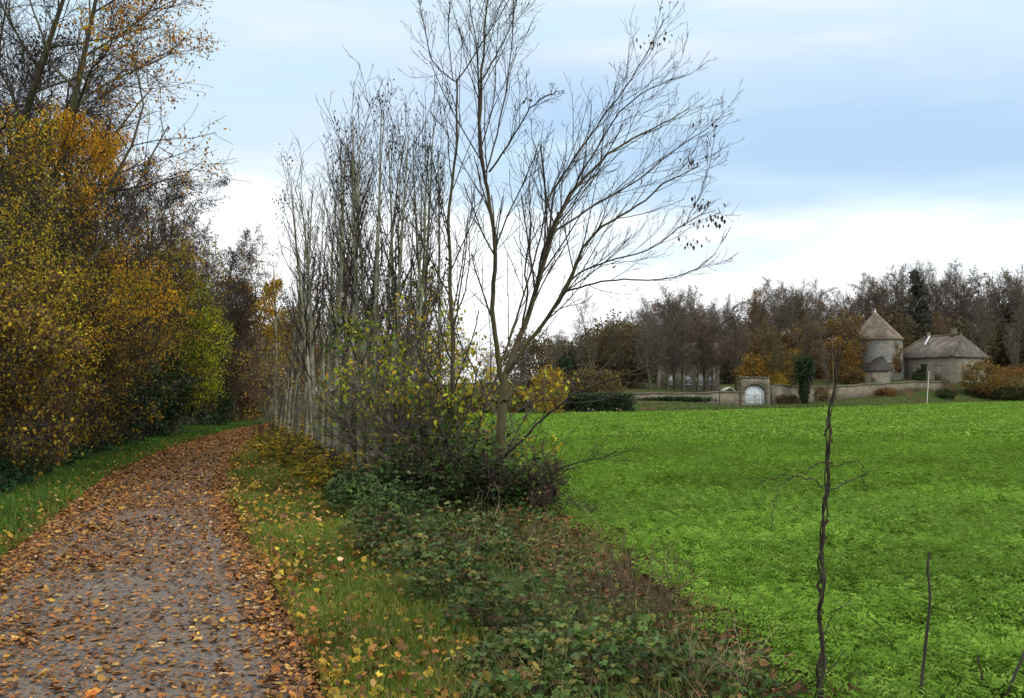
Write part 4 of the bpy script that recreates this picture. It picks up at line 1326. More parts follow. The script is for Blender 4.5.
# ------------------------------------------------------------------ stone walls and gateway beyond the field
def wall_run(label, pts, top_fn, th=0.5, step=1.2):
    """rubble wall following points (x, y) with a coping of its own"""
    P = resample(np.array(pts, float), max(6, int(np.linalg.norm(np.diff(np.array(pts), axis=0), axis=1).sum() / step)))
    n = len(P)
    T = np.gradient(P, axis=0)
    T /= np.linalg.norm(T, axis=1, keepdims=True)
    N = np.stack([-T[:, 1], T[:, 0]], -1)
    root = thing("stone_wall", label, "wall", (P[0, 0], P[0, 1], hz(*P[0])))
    o = np.array((P[0, 0], P[0, 1], hz(*P[0])))
    for nm, w, zb, zt, mt in (("wall_face", th, None, 0.0, M_STONE), ("coping", th + 0.14, 0.003, 0.16, M_COPING)):
        V = []
        for i in range(n):
            top = top_fn(P[i, 0]) + 0.05 * math.sin(i * 1.9) + 0.04 * math.sin(i * 0.7)
            lo = (hz(*P[i]) - 0.4) if zb is None else top + zb
            hi = top + zt
            for s in (-1, 1):
                q = P[i] + N[i] * s * w / 2
                V += [(q[0], q[1], lo), (q[0], q[1], hi)]
        V = np.array(V) - o
        i = np.arange(n - 1) * 4
        F = [np.stack([i, i + 4, i + 5, i + 1], -1), np.stack([i + 2, i + 3, i + 7, i + 6], -1), np.stack([i + 1, i + 5, i + 7, i + 3], -1), np.stack([i, i + 2, i + 6, i + 4], -1)]
        e0, e1 = 0, (n - 1) * 4
        F += [np.array([[e0, e0 + 1, e0 + 3, e0 + 2]]), np.array([[e1, e1 + 2, e1 + 3, e1 + 1]])]
        build(nm, V, np.concatenate(F), mt, root)
    return root


def P2(px, d):
    return (gx(px, d), d)


wall_run("low rubble stone wall running from the dark clipped hedge up to the gateway", [P2(612, 92.0), P2(660, 94.5), P2(700, 97), P2(738.5, 100)], lambda x: float(np.interp(x, [10.5, 17, 21, 26], [1.45, 1.55, 1.6, 1.72])))
wall_run("rubble stone wall between the gateway and the ivy-clad trunk", [P2(770.5, 100.3), P2(790, 102), P2(832, 106)], lambda x: float(np.interp(x, [29.7, 33, 39], [2.55, 2.35, 2.2])))
wall_run("long rubble terrace wall below the round tower and the barn", [P2(833, 107), P2(860, 109), P2(890, 111.5), P2(915, 113.5), P2(942, 115.5)], lambda x: float(np.interp(x, [39, 46, 52, 58], [2.25, 2.75, 3.0, 3.0])))

gw = thing("stone_gateway", "square stone gateway with a pale arched double door, set in the wall", "gateway", (gx(754, 100), 100.0, hz(gx(754, 100), 100.0)))
go = np.array(gw.location)


def arch_block(w, h, ow, spring, rise, th, mat, name, parent, seg=14):
    """block w x h with an arched opening ow wide, in the xz plane, thickness th"""
    pts_in = [(-ow / 2, -0.3), (-ow / 2, spring)]
    for i in range(1, seg):
        a = math.pi - math.pi * i / seg
        pts_in.append((ow / 2 * math.cos(a), spring + rise * math.sin(a)))
    pts_in += [(ow / 2, spring), (ow / 2, -0.3)]
    m = len(pts_in)
    out = []
    for i, (x, z) in enumerate(pts_in):
        if i == 0:
            out.append((-w / 2, -0.3))
        elif i == m - 1:
            out.append((w / 2, -0.3))
        elif i == 1:
            out.append((-w / 2, h * 0.62))
        elif i == m - 2:
            out.append((w / 2, h * 0.62))
        else:
            f = (i - 1) / (m - 3)
            if f < 0.2:
                out.append((-w / 2, h * (0.62 + 0.38 * f / 0.2)))
            elif f > 0.8:
                out.append((w / 2, h * (0.62 + 0.38 * (1 - f) / 0.2)))
            else:
                out.append((-w / 2 + w * (f - 0.2) / 0.6, h + 0.06 * math.sin(f * 23)))
    V, F = [], []
    for y in (-th / 2, th / 2):
        V += [(x, y, z) for x, z in pts_in] + [(x, y, z) for x, z in out]
    for i in range(m - 1):
        a, b_, c, d = i, i + 1, m + i + 1, m + i
        F += [(a, d, c, b_), (2 * m + a, 2 * m + b_, 2 * m + c, 2 * m + d), (a, b_, 2 * m + b_, 2 * m + a), (d, 2 * m + d, 2 * m + c, c)]
    return build(name, V, [F], mat, parent)


arch_block(3.45, 3.1, 2.35, 1.35, 1.0, 0.7, M_STONE, "wall_face", gw)
# voussoirs round the arch, pale double door behind it
mb = MB()
for i in range(11):
    a = math.pi * (i + 0.5) / 11
    c, s = math.cos(a), math.sin(a)
    x0, z0, x1, z1 = 1.2 * c, 1.35 + 1.02 * s, 1.42 * c, 1.35 + 1.24 * s
    tx, tz = -s * 0.16, c * 0.15
    V = [(x0 - tx, -0.38, z0 - tz), (x0 + tx, -0.38, z0 + tz), (x1 + tx, -0.38, z1 + tz), (x1 - tx, -0.38, z1 - tz)]
    V += [(x, -0.34, z) for x, _, z in V]
    mb.add(V, [(0, 3, 2, 1), (0, 1, 5, 4), (1, 2, 6, 5), (2, 3, 7, 6), (3, 0, 4, 7)])
mb.build("arch_ring", M_COPING, gw)
for sx in (-1, 1):
    mb = MB()
    for k in range(5):
        x0, x1 = sx * (0.02 + k * 0.228), sx * (0.02 + (k + 1) * 0.228 - 0.012)
        xa, xb = min(x0, x1), max(x0, x1)
        za, zb = (1.35 + 0.93 * math.sqrt(max(0, 1 - (x / 1.18) ** 2)) for x in (xa, xb))
        V = [(xa, -0.12, 0.02), (xb, -0.12, 0.02), (xb, -0.12, zb), (xa, -0.12, za)]
        V += [(x, -0.04, z) for x, _, z in V]
        mb.add(V, [(0, 1, 2, 3), (4, 7, 6, 5), (0, 4, 5, 1), (1, 5, 6, 2), (2, 6, 7, 3), (3, 7, 4, 0)])
    dr = mb.build("door", M_WHITE, gw)
    mb = MB()
    for z in (0.35, 1.25):
        mb.box((sx * 0.57, -0.135, z), (1.0, 0.026, 0.09))
    mb.build("ledge", M_WHITE, dr)
    mb = MB()
    mb.box((sx * 0.10, -0.155, 1.05), (0.05, 0.06, 0.14))
    mb.build("handle", M_WIRE, dr)
mb = MB()
for i_ in range(7):
    mb.box((-1.5 + i_ * 0.5, 0.0, 3.19 + 0.05 * math.sin(i_ * 2.3)), (0.5, 0.78, 0.17 + 0.05 * math.sin(i_ * 1.7)))
mb.build("coping", M_COPING, gw)

# little white-gabled shed peeping over the wall
sx_, sd = gx(727, 103.5), 103.5
sh = thing("garden_shed", "tiny white-walled shed with a pale roof peeping over the wall beside the gateway", "shed", (sx_, sd, hz(sx_, sd)), rz=R(12))
z0 = hgt(394, sd) - hz(sx_, sd)
mb = MB()
mb.box((0, 0, z0 / 2 - 0.2), (0.9, 1.2, z0 + 0.9))
mb.build("wall_face", M_WHITE, sh)
mb = MB()
zr = z0 + 0.25
for s in (-1, 1):
    V = [(0, -0.75, zr + 0.5), (0, 0.75, zr + 0.5), (s * 0.72, 0.75, zr + 0.08), (s * 0.72, -0.75, zr + 0.08)]
    V += [(x, y, z + 0.06) for x, y, z in V]
    mb.add(V, [(0, 1, 2, 3), (4, 7, 6, 5), (0, 3, 7, 4), (1, 5, 6, 2), (2, 6, 7, 3)])
mb.build("roof", M_POST, sh)

# ------------------------------------------------------------------ dovecote tower
td = 126.0
tx_ = gx(876.5, td)
tz = hz(tx_, td)
dv = thing("dovecote_tower", "round stone tower with a conical tiled roof above the terrace wall", "tower", (tx_, td, tz))
RT = 24.8 * td / F_PX
z_e = hgt(339.5, td) - tz
z_a = hgt(312.0, td) - tz
mb = MB()
mb.tube([(0, 0, -1.5), (0, 0, z_e * 0.33), (0, 0, z_e * 0.34), (0, 0, z_e)], [RT * 1.03, RT * 1.01, RT, RT * 0.985], 48)
mb.build("wall_face", M_TOWER, dv, smooth=True)
for zc, rr, hh in ((z_e * 0.36, RT + 0.10, 0.22), (z_e - 0.10, RT + 0.12, 0.26)):
    mb = MB()
    mb.tube([(0, 0, zc - hh / 2), (0, 0, zc - hh / 2 + 0.02), (0, 0, zc + hh / 2 - 0.02), (0, 0, zc + hh / 2)], [RT * 0.95, rr, rr, RT * 0.95], 48, cap=False)
    mb.build("cornice" if zc > z_e * 0.5 else "string_course", M_COPING, dv)
k = 48
rings = [(RT + 0.10, z_e - 0.06), (RT + 0.14, z_e + 0.06)] + [((RT + 0.12) * (1 - f_) + 0.04, z_e + 0.06 + f_ * (z_a - z_e)) for f_ in (0.2, 0.4, 0.6, 0.8, 0.97)]
mb = MB()
mb.tube([(0, 0, z) for _, z in rings], [r for r, _ in rings], k)
mb.build("roof", M_TILE, dv, smooth=False)
mb = MB()
mb.tube([(0, 0, z_a - 0.25), (0, 0, z_a + 0.05), (0, 0, z_a + 0.3), (0, 0, z_a + 0.55)], [0.20, 0.15, 0.06, 0.02], 12)
mb.build("finial", M_POST, dv)
for a in (R(-112), R(-62)):
    mb = MB()
    mb.box((math.cos(a) * (RT - 0.02), math.sin(a) * (RT - 0.02), z_e * 0.30), (0.6, 0.9, 1.8), a)
    mb.build("doorway" if a < R(-100) else "window", M_DARK, dv)

# lean-to at the tower's foot
ld = 119.5
lx = gx(877, ld)
lz = hz(lx, ld)
lt = thing("lean_to_shed", "small pale lean-to with a sloping dark roof against the round tower's foot", "shed", (lx, ld, lz))
ze, zt = hgt(371, ld) - lz, hgt(357, ld) - lz
wl, wr = (866 - 877) * ld / F_PX, (890 - 877) * ld / F_PX
mb = MB()
mb.add([(wl, 0, -0.6), (wr, 0, -0.6), (wr, 0, ze), (wl, 0, ze), (wl, 2.6, -0.6), (wr, 2.6, -0.6), (wr, 2.6, zt), (wl, 2.6, ze)], [(0, 1, 2, 3), (4, 7, 6, 5), (0, 3, 7, 4), (1, 5, 6, 2)])
mb.build("wall_face", M_RENDER, lt)
mb = MB()
V = [(wl - 0.25, -0.25, ze - 0.05), (wr + 0.2, -0.25, ze + 0.02), (wr + 0.2, 2.7, zt + 0.25), (wl + 2.2, 2.7, zt * 0.9), (wl - 0.25, 1.2, ze + 0.05)]
V = V + [(x, y, z + 0.12) for x, y, z in V]
mb.add(V, [(0, 5, 6, 1), (1, 6, 7, 2), (2, 7, 8, 3), (3, 8, 9, 4), (4, 9, 5, 0)], [(5, 9, 6), (9, 8, 6), (8, 7, 6), (0, 1, 4), (4, 1, 3), (3, 1, 2)])
mb.build("roof", M_SLATE, lt)
mb = MB()
mb.box((wl + 1.0, -0.003, ze * 0.45), (0.7, 0.05, ze * 0.7))
mb.build("door", M_WOOD, lt)

# ------------------------------------------------------------------ barn
A_B = R(65)
ub, vb = np.array((-math.cos(A_B), math.sin(A_B))), np.array((math.sin(A_B), math.cos(A_B)))
bx, by = gx(951, 118), 118.0
LB, WB = 8.9, 6.9
cz = hz(bx, by)
bn = thing("stone_barn", "long stone barn with a hipped tiled roof beside the round tower", "barn", (bx, by, cz))
ze = hgt(356.0, 118) - cz
zr = hgt(334.5, 121) - cz


def bp(u_, v_, z):
    q = ub * u_ + vb * v_
    return (q[0], q[1], z)


mb = MB()
V = [bp(0, 0, -1), bp(LB, 0, -1), bp(LB, WB, -1), bp(0, WB, -1), bp(0, 0, ze), bp(LB, 0, ze), bp(LB, WB, ze), bp(0, WB, ze)]
mb.add(V, [(0, 4, 5, 1), (1, 5, 6, 2), (2, 6, 7, 3), (3, 7, 4, 0)])
mb.build("wall_face", M_RENDER, bn)
ov = 0.4
e = [bp(-ov, -ov, ze - 0.15), bp(LB + ov, -ov, ze - 0.15), bp(LB + ov, WB + ov, ze - 0.15), bp(-ov, WB + ov, ze - 0.15)]
r0_, r1_ = bp(0.9, WB / 2, zr), bp(LB - 1.9, WB / 2, zr - 0.1)
mb = MB()
V = e + [(x, y, z + 0.16) for x, y, z in e] + [r0_, r1_]
mb.add(V, [(0, 1, 5, 4), (1, 2, 6, 5), (2, 3, 7, 6), (3, 0, 4, 7), (4, 5, 9, 8), (6, 7, 8, 9), (0, 3, 2, 1)], [(7, 4, 8), (5, 6, 9)])
roof = mb.build("roof", M_TILEDARK, bn)
lift = lambda p: (p[0], p[1], p[2] + 0.05)
for a, b_ in ((V[8], V[9]), (V[8], V[4]), (V[9], V[5])):
    mb = MB()
    mb.tube([lift(a), lift(b_)], [0.13, 0.13], 6)
    mb.build("ridge_tile", M_TILE, roof)
for u_, v_, w_, h_, mt in ((2.2, WB / 2 + 0.15, 0.75, 1.15, M_STONE), (LB - 2.6, WB / 2 + 0.1, 0.5, 0.85, M_STONE)):
    q = bp(u_, v_, zr + h_ / 2 - 0.35)
    mb = MB()
    mb.box(q, (w_ * 1.4, w_, h_), A_B)
    mb.box((q[0], q[1], q[2] + h_ / 2 + 0.045), (w_ * 1.55, w_ * 1.15, 0.09), A_B)
    mb.build("chimney", mt, roof)
# pale verge strip where the lower roof joins
s0, s1 = np.array(bp(LB - 3.0, WB / 2 - 0.25, zr - 0.02)), np.array(bp(LB - 3.4, WB / 2 - 1.7, zr - (zr - ze) * 0.42))
mb = MB()
mb.tube([s0, s1], [0.13, 0.13], 6)
mb.build("flashing", M_WHITE, roof)
for u_, w_, h_, zb, mt, nm in ((2.0, 1.1, 2.0, 0.15, M_WOOD, "door"), (4.3, 0.9, 0.9, 1.5, M_DARK, "window"), (7.4, 0.22, 3.4, 0.0, M_COPING, "buttress"), (5.9, 0.8, 1.8, 0.15, M_WOOD, "door")):
    q = bp(u_, -0.03 if nm != "buttress" else -0.14, zb + h_ / 2)
    mb = MB()
    mb.box(q, (w_, 0.08 if nm != "buttress" else 0.3, h_), math.pi - A_B)
    pt = mb.build(nm, mt, bn)
    if nm in ("door", "window"):
        mb = MB()
        q2 = bp(u_, -0.035, zb + h_ + 0.10)
        mb.box(q2, (w_ + 0.3, 0.09, 0.18), math.pi - A_B)
        mb.build("lintel", M_WOOD, pt)
# end wall loft door and boarding
q = bp(-0.03, WB * 0.45, ze * 0.42)
mb = MB()
mb.box(q, (1.5, 0.08, 2.2), math.pi / 2 - A_B)
mb.build("door", M_WOOD, bn)

# ------------------------------------------------------------------ old house glimpsed through the trees
hd = 112.0
hx = gx(690, hd)
hh0 = hz(hx, hd)
ho = thing("old_house", "yellowish stone house with white windows glimpsed between the trunks behind the low wall", "house", (hx, hd, hh0), rz=R(-6))
hw, he = 7.4, hgt(362, hd) - hh0
mb = MB()
mb.box((0, 3, he / 2 - 0.5), (hw, 6, he + 1))
mb.build("wall_face", M_RENDER, ho)
mb = MB()
V = [(-hw / 2 - 0.3, -0.35, he - 0.1), (hw / 2 + 0.3, -0.35, he - 0.1), (hw / 2 + 0.3, 6.35, he - 0.1), (-hw / 2 - 0.3, 6.35, he - 0.1), (-hw / 2 - 0.3, 3, he + 2.6), (hw / 2 + 0.3, 3, he + 2.6)]
mb.add(V, [(0, 1, 5, 4), (2, 3, 4, 5), (0, 3, 2, 1)], [(1, 2, 5), (3, 0, 4)])
mb.build("roof", M_TILEDARK, ho)
for x in (-2.6, -0.3, 1.2, 2.7):
    for z in ((1.3, 3.1) if he > 4 else (1.3,)):
        mb = MB()
        mb.box((x, -0.02, z), (0.75, 0.08, 1.15))
        w = mb.build("window", M_GLASS, ho)
        mb = MB()
        for dx_ in (-0.40, 0, 0.40):
            mb.box((x + dx_, -0.045, z), (0.07, 0.07, 1.28))
        for dz_ in (-0.6, 0.6):
            mb.box((x, -0.046, z + dz_), (0.72, 0.072, 0.07))
        mb.build("frame", M_WHITE, w)

# ------------------------------------------------------------------ posts, pole and fence
def post(name, label, px, d, top, w, mat, lean=0.0, extra=None):
    loc = base(px, d)
    root = thing(name, label, "post", loc)
    h = hgt(top, d) - loc[2]
    mb = MB()
    r = w * d / F_PX / 2
    mb.tube([(0, 0, -0.3), (lean * 0.3, 0, h * 0.3), (lean, 0, h)], [r, r, r * 0.85], 8)
    mb.build("shaft", mat, root)
    if extra:
        extra(root, h, lean)
    return root


def cap(root, h, lean):
    mb = MB()
    mb.box((lean, 0, h + 0.06), (0.16, 0.16, 0.12))
    mb.build("cap", M_POST if h > 2 else M_WOOD, root)


def insul(root, h, lean):
    mb = MB()
    mb.box((lean, 0, h - 0.4), (1.1, 0.10, 0.10))
    mb.build("crossarm", M_WOOD, root)
    for s in (-0.45, 0.45):
        mb = MB()
        mb.tube([(lean + s, 0, h - 0.348), (lean + s, 0, h - 0.2)], [0.04, 0.05], 8)
        mb.build("insulator", M_POST, root)


post("marker_post", "tall thin white post leaning slightly in the crop below the barn", 926, 104.0, 373, 0.9, M_POST, 0.35, cap)
post("fence_post", "slim dark post in front of the low wall beside the gateway", 719, 96.5, 389, 1.1, M_WIRE, 0.05, cap)
post("fence_post", "short pale post on the grass bank below the low wall", 690, 93.0, 401, 1.0, M_POST, 0, cap)
post("utility_pole", "thin pale utility pole standing before the round tower's orange trees", 833, 112.0, 336, 0.55, M_WOOD, 0, insul)
for i, (px, d) in enumerate([(588, 70), (592, 70.3), (616, 71), (619.5, 71)]):
    post("fence_post", f"pale stake at the foot of the dark clipped hedge, {ordw[i]} counting towards the gateway", px, d, 409.5 + (i % 2), 0.7, M_WOOD, 0.03, cap)

# ------------------------------------------------------------------ hedge, ivy trunk, shrubs round the buildings
def leafy_mass(name, label, cat, loc, dims, n, size, cols, seed, mat=M_LEAF, stems=True, rough=0.25, flat=False):
    """shrub or hedge: leaf faces through an uneven body, with a few stems"""
    r = np.random.default_rng(seed)
    root = thing(name, label, cat, loc)
    u_ = r.normal(size=(n, 3))
    u_ /= np.linalg.norm(u_, axis=1, keepdims=True)
    rad = (0.45 + 0.55 * r.random((n, 1)) ** 0.4) * (1 + rough * sn(u_ * 3, 1.5, seed * 0.37))[:, None]
    P = u_ * rad * np.array(dims) / 2
    if flat:
        P = r.uniform(-0.5, 0.5, (n, 3))
        P[np.arange(n), r.integers(0, 3, n)] *= 1.02
        P = P * np.array(dims) * (1 + 0.10 * sn(P * 11, 1.0, 2.0))[:, None]
    P[:, 2] += dims[2] * (0.5 if flat else 0.46)
    P = P[P[:, 2] > 0]
    m = len(P)
    c = palette(cols, m, 0.2, r) * (1 + 0.35 * sn(P, 2.2, seed))[:, None]
    V, F, C = scatter(LEAF_V, LEAF_F, P, eul(r.normal(0, 0.9, m), r.normal(0, 0.9, m), r.random(m) * 6.28), size * r.uniform(0.6, 1.3, m), np.clip(c, 0.004, 0.9))
    build("foliage", V, [F], mat, root, tint=C)
    if stems:
        T = Tree(seed)
        for i in range(6):
            T.lv = {}
            T.grow((r.normal() * dims[0] * 0.15, r.normal() * dims[1] * 0.15, -0.1), (r.normal() * 0.35, r.normal() * 0.2, 1), dims[2] * 0.9, 0.05, 0, [dict(n=5, wob=0.12, tap=0.7), dict(n=3, m=7, t0=0.3, ang=(25, 60), l=0.5, wob=0.15, rr=0.5, rmin=0.01)])
            v, f = T.mesh((0, 1), {0: 5, 1: 3})
            build("stem", v, f, M_TWIG, root)
    return root


leafy_mass("clipped_hedge", "dark clipped evergreen hedge at the far side of the crop", "hedge", base(592, 72.5), (6.6, 2.0, 1.5), 14000, 0.16, DARKGREEN, 601, M_DARKLEAF, flat=True, rough=0.12)
leafy_mass("ivy_column", "dark ivy-covered column of a dead tree beyond the clipped hedge", "ivy", base(565, 86), (1.5, 1.5, 5.2), 3500, 0.22, DARKGREEN, 602, M_DARKLEAF)
iv = leafy_mass("ivy_clad_stump", "forked dead trunk thickly wrapped in dark ivy in front of the wall", "ivy", base(804, 100.5), (1.15, 1.1, 3.9), 2400, 0.20, DARKGREEN, 603, M_DARKLEAF, rough=0.15)
r = np.random.default_rng(9)
for s in (-1, 1):
    q = r.normal(size=(1500, 3)) * (0.28, 0.28, 0.9) + (s * 0.55, 0, 4.1)
    q = q[np.abs(q[:, 2] - 4.1) < 1.6]
    c_ = scatter(LEAF_V, LEAF_F, q, eul(r.normal(0, 0.9, len(q)), r.normal(0, 0.9, len(q)), r.random(len(q)) * 6.28), 0.22 * r.uniform(0.6, 1.3, len(q)), palette(DARKGREEN, len(q), 0.2, r))
    build("foliage", c_[0], [c_[1]], M_DARKLEAF, iv, tint=c_[2])
leafy_mass("ivy_bank", "ivy and dark herbs heaped along the foot of the low wall", "ivy", base(676, 92.6), (8.0, 1.4, 0.55), 4000, 0.20, DARKGREEN + [(0.03, 0.075, 0.015)], 604, M_DARKLEAF, stems=False)
ORANGE = [(0.30, 0.16, 0.03), (0.24, 0.115, 0.025), (0.20, 0.145, 0.03), (0.13, 0.09, 0.03)]
far_shrubs = [
    ("bush", "orange-yellow bush on the terrace at the barn's end", 982, 114.6, (5.2, 3.4, 5.4), 3600, ORANGE + FOLIVE[:2] + BROWN[:1], 0.24),
    ("bush", "russet bush in the corner beyond the orange-yellow bush", 1015, 117, (7, 4, 4.8), 4200, BROWN + ORANGE[:2] + RUST[:1], 0.24),
    ("hedge", "dark ragged hedge on the bank under the orange-yellow bush", 1000, 115, (10, 3, 1.9), 5200, DARKGREEN + BROWN[:1], 0.22),
    ("bush", "small round dark bush against the barn's long wall", 920, 116.5, (1.9, 1.6, 1.9), 1300, DARKGREEN, 0.16),
    ("bush", "reddish-brown small bush at the foot of the terrace wall", 886, 109.8, (2.8, 1.6, 1.1), 1300, BROWN + RUST[:2], 0.18),
    ("bush", "grey-brown bushes at the tower's left foot", 851, 118, (4.2, 2, 2.3), 2200, BROWN + DARKGREEN[:1] + OLIVE[:1], 0.2),
    ("bush", "bright yellow bush directly behind the gateway", 757, 106, (5.2, 3.5, 4.6), 3600, ORANGE + FOLIVE[:2] + GOLD[1:2] + GOLD[3:], 0.24),
    ("bush", "ochre bush between the gateway and the ivy-clad trunk", 789, 109, (4.6, 3.5, 5.4), 3000, ORANGE + FOLIVE, 0.26),
    ("bush", "yellow-ochre low bush on the wall beside the gateway", 777, 104, (2.8, 1.8, 2.6), 1500, OLIVE + GOLD[:1], 0.2),
    ("bush", "dark brown scrub at the wall's foot between gateway and ivy-clad trunk", 786, 100.6, (3.2, 1.4, 1.2), 1600, BROWN + DARKGREEN[:2], 0.18),
    ("bush", "bare-looking brown scrub on the wall just past the ivy-clad trunk", 818, 104.4, (3.2, 1.6, 1.9), 1500, BROWN + OLIVE[:1], 0.18),
    ("bush", "amber bush beside the round tower behind the pale pole", 839, 121, (5.6, 4, 6.4), 3600, ORANGE + FRUST[:2] + FOLIVE[:1], 0.27),
    ("bush", "green-brown tuft on the bank at the small bare tree's foot", 945, 111.0, (2.6, 1.6, 1.4), 1300, GREEN[:1] + DARKGREEN + BROWN[:1], 0.18),
    ("bush", "bright golden bush at the field's far corner beside the clipped hedge", 549, 66, (2.6, 2.4, 4.0), 2400, GOLD[2:] + OLIVE, 0.17),
    ("bush", "olive bush behind the clipped hedge", 590, 84, (6.5, 4, 3.8), 3200, FOLIVE + BROWN[:2], 0.24),
    ("bush", "brown thicket bordering the field behind the twin-stemmed ash", 500, 68, (7, 3, 2.4), 4500, BROWN + DARKGREEN[:2] + OLIVE[:1], 0.2),
    ("bush", "brown thicket bordering the field behind the saplings", 430, 68, (9, 3, 2.6), 5500, BROWN + DARKGREEN[:2] + OLIVE[:1], 0.2),
]
for i, (cat, lab, px, d, dims, n, cols, size) in enumerate(far_shrubs):
    leafy_mass("ragged_hedge" if cat == "hedge" else "garden_bush", lab, cat, base(px, d), dims, n, size, cols, 620 + i)

# ------------------------------------------------------------------ trees of the far wood
S_FAR = [dict(n=8, wob=0.06, up=0.06, tap=0.85), dict(n=5, m=16, t0=0.20, ang=(25, 60), l=0.46, sh=0.45, up=0.10, wob=0.13, rr=0.5, rmin=0.03),
         dict(n=3, m=10, t0=0.15, ang=(25, 60), l=0.50, sh=0.4, up=0.06, wob=0.18, rr=0.5, rmin=0.016), dict(n=2, m=11, t0=0.1, ang=(20, 60), l=0.60, sh=0.4, wob=0.2, rr=0.5, rmin=0.010)]
S_FARD = [S_FAR[0], dict(S_FAR[1], m=19, t0=0.12), dict(S_FAR[2], m=12), dict(S_FAR[3], m=15)]
variants = [  # spec, crown material, leaf colours, leaf count, leaf size, clump threshold
    (S_FARD, M_TWIGBROWN, PURPLE + FBROWN[:2], 4000, 0.20, -0.2), (S_FAR, M_TWIGGREY, FBROWN, 1500, 0.20, 0.1), (S_FARD, M_TWIGBROWN, FBROWN + FRUST[:2], 7000, 0.26, -0.2),
    (S_FAR, M_TWIGBROWN, FRUST, 7500, 0.27, -0.2), (S_FAR, M_TWIG, FOLIVE + FBROWN[:1], 7500, 0.26, -0.2), (S_FAR, M_TWIG, DARKGREEN + FBROWN[:1], 4500, 0.26, -0.1),
    (S_FARD, M_TWIGGREY, PURPLE + FBROWN, 2500, 0.2, 0.0)]
H0 = 12.0
far_proto = {}


def far_tree(name, label, px, d, top, var, wide=1.0, group=None):
    loc = base(px, d)
    h = hgt(top, d) - loc[2]
    s = h / (H0 * 1.10)
    sc_ = (s * wide, s * wide, s)
    rz = pyr.uniform(0, 6.28)
    if var not in far_proto:
        S, cm, cols, n, size, thr = variants[var % len(variants)]
        T = tree(700 + var, H0, 0.24, S)
        lf = [leaves(T, (2, 3), n, size, cols, clump=(0.35, thr), spread=0.15)]
        far_proto[var] = plant(name, label, "tree", loc, T, (M_BARK, cm), (0, 1), (2, 3), {0: 7, 1: 4, 2: 3, 3: 3}, lf, M_LEAF, group, rz, sc_)
        return far_proto[var]
    o = copy_thing(far_proto[var], loc, label, None, rz, sc_)
    o.name = name
    if "group" in o.keys():
        del o["group"]
    if group:
        o["group"] = group
    return o


named = [
    (592, 92, 296, 1, 0.75, "slim bare tree standing alone against the white sky beyond the clipped hedge"),
    (650, 97, 312, 1, 1.0, "grey bare tree with its dark trunk before the low wall"),
    (667, 101, 300, 6, 1.0, "bare tree with straight trunk in front of the old house's left end"),
    (683, 102, 302, 0, 1.0, "bare tree with straight trunk in front of the old house's middle"),
    (612, 100, 325, 4, 1.1, "olive-brown tree behind the clipped hedge"),
    (632, 108, 318, 0, 1.1, "purple-brown bare tree between the olive tree and the old house"),
    (712, 106, 318, 2, 0.9, "russet-brown tree beside the tiny white shed"),
    (657, 98, 318, 6, 0.9, "grey bare tree with two dark limbs just behind the low wall"),
    (674, 106, 322, 2, 1.1, "brown-leaved tree screening the old house's left windows"),
    (697, 104.5, 320, 0, 1.1, "dusky bare tree screening the old house's middle windows"),
    (704, 107, 330, 6, 0.9, "greyish bare tree screening the old house's right end"),
    (736, 110, 312, 0, 1.0, "dusky purple tree rising just behind the gateway's left side"),
    (773, 104, 325, 4, 0.8, "open-branched tree with a bent dark trunk beside the gateway"),
    (893, 115, 345, 3, 0.75, "small red-brown tree in front of the round tower's right side"),
    (945, 111.5, 372, 1, 0.9, "small bare fruit tree on the bank below the barn"),
    (1010, 124, 330, 1, 1.0, "grey bare tree behind the orange-yellow bush at the barn's end"),
    (826, 104, 352, 1, 0.6, "thin bare bush-like tree between the ivy-clad trunk and the pale pole"),
    (812, 118, 318, 2, 1.0, "brown tree behind the ivy-clad trunk"),
    (850, 132, 322, 3, 1.0, "orange-brown tree just behind the round tower's left side"),
    (905, 134, 318, 4, 0.9, "olive tree squeezed between the round tower and the barn"),
    (945, 138, 318, 3, 0.8, "orange-tinged tree behind the barn's ridge"),
    (415, 48, 285, 2, 1.0, "brown-leaved tree seen through the saplings beside the twin-stemmed ash"),
    (385, 52, 295, 4, 1.0, "olive-brown tree seen through the middle of the sapling row"),
    (350, 60, 300, 0, 1.0, "dusky bare tree seen through the far half of the sapling row"),
    (455, 75, 345, 1, 1.1, "low bare tree beyond the field behind the twin-stemmed ash"),
    (488, 80, 352, 6, 1.2, "low grey tree beyond the field behind the forked ash's trunk"),
    (528, 78, 338, 1, 1.0, "bare tree beyond the golden bush at the field's far corner"),
    (560, 88, 335, 1, 1.1, "wide bare tree beside the ivy-covered column"),
    (576, 104, 340, 5, 1.0, "dark greenish tree between the ivy-covered column and the slim lone tree"),
]
for px, d, top, var, wide, lab in named:
    far_tree("wood_tree", lab, px, d, top, var, wide)

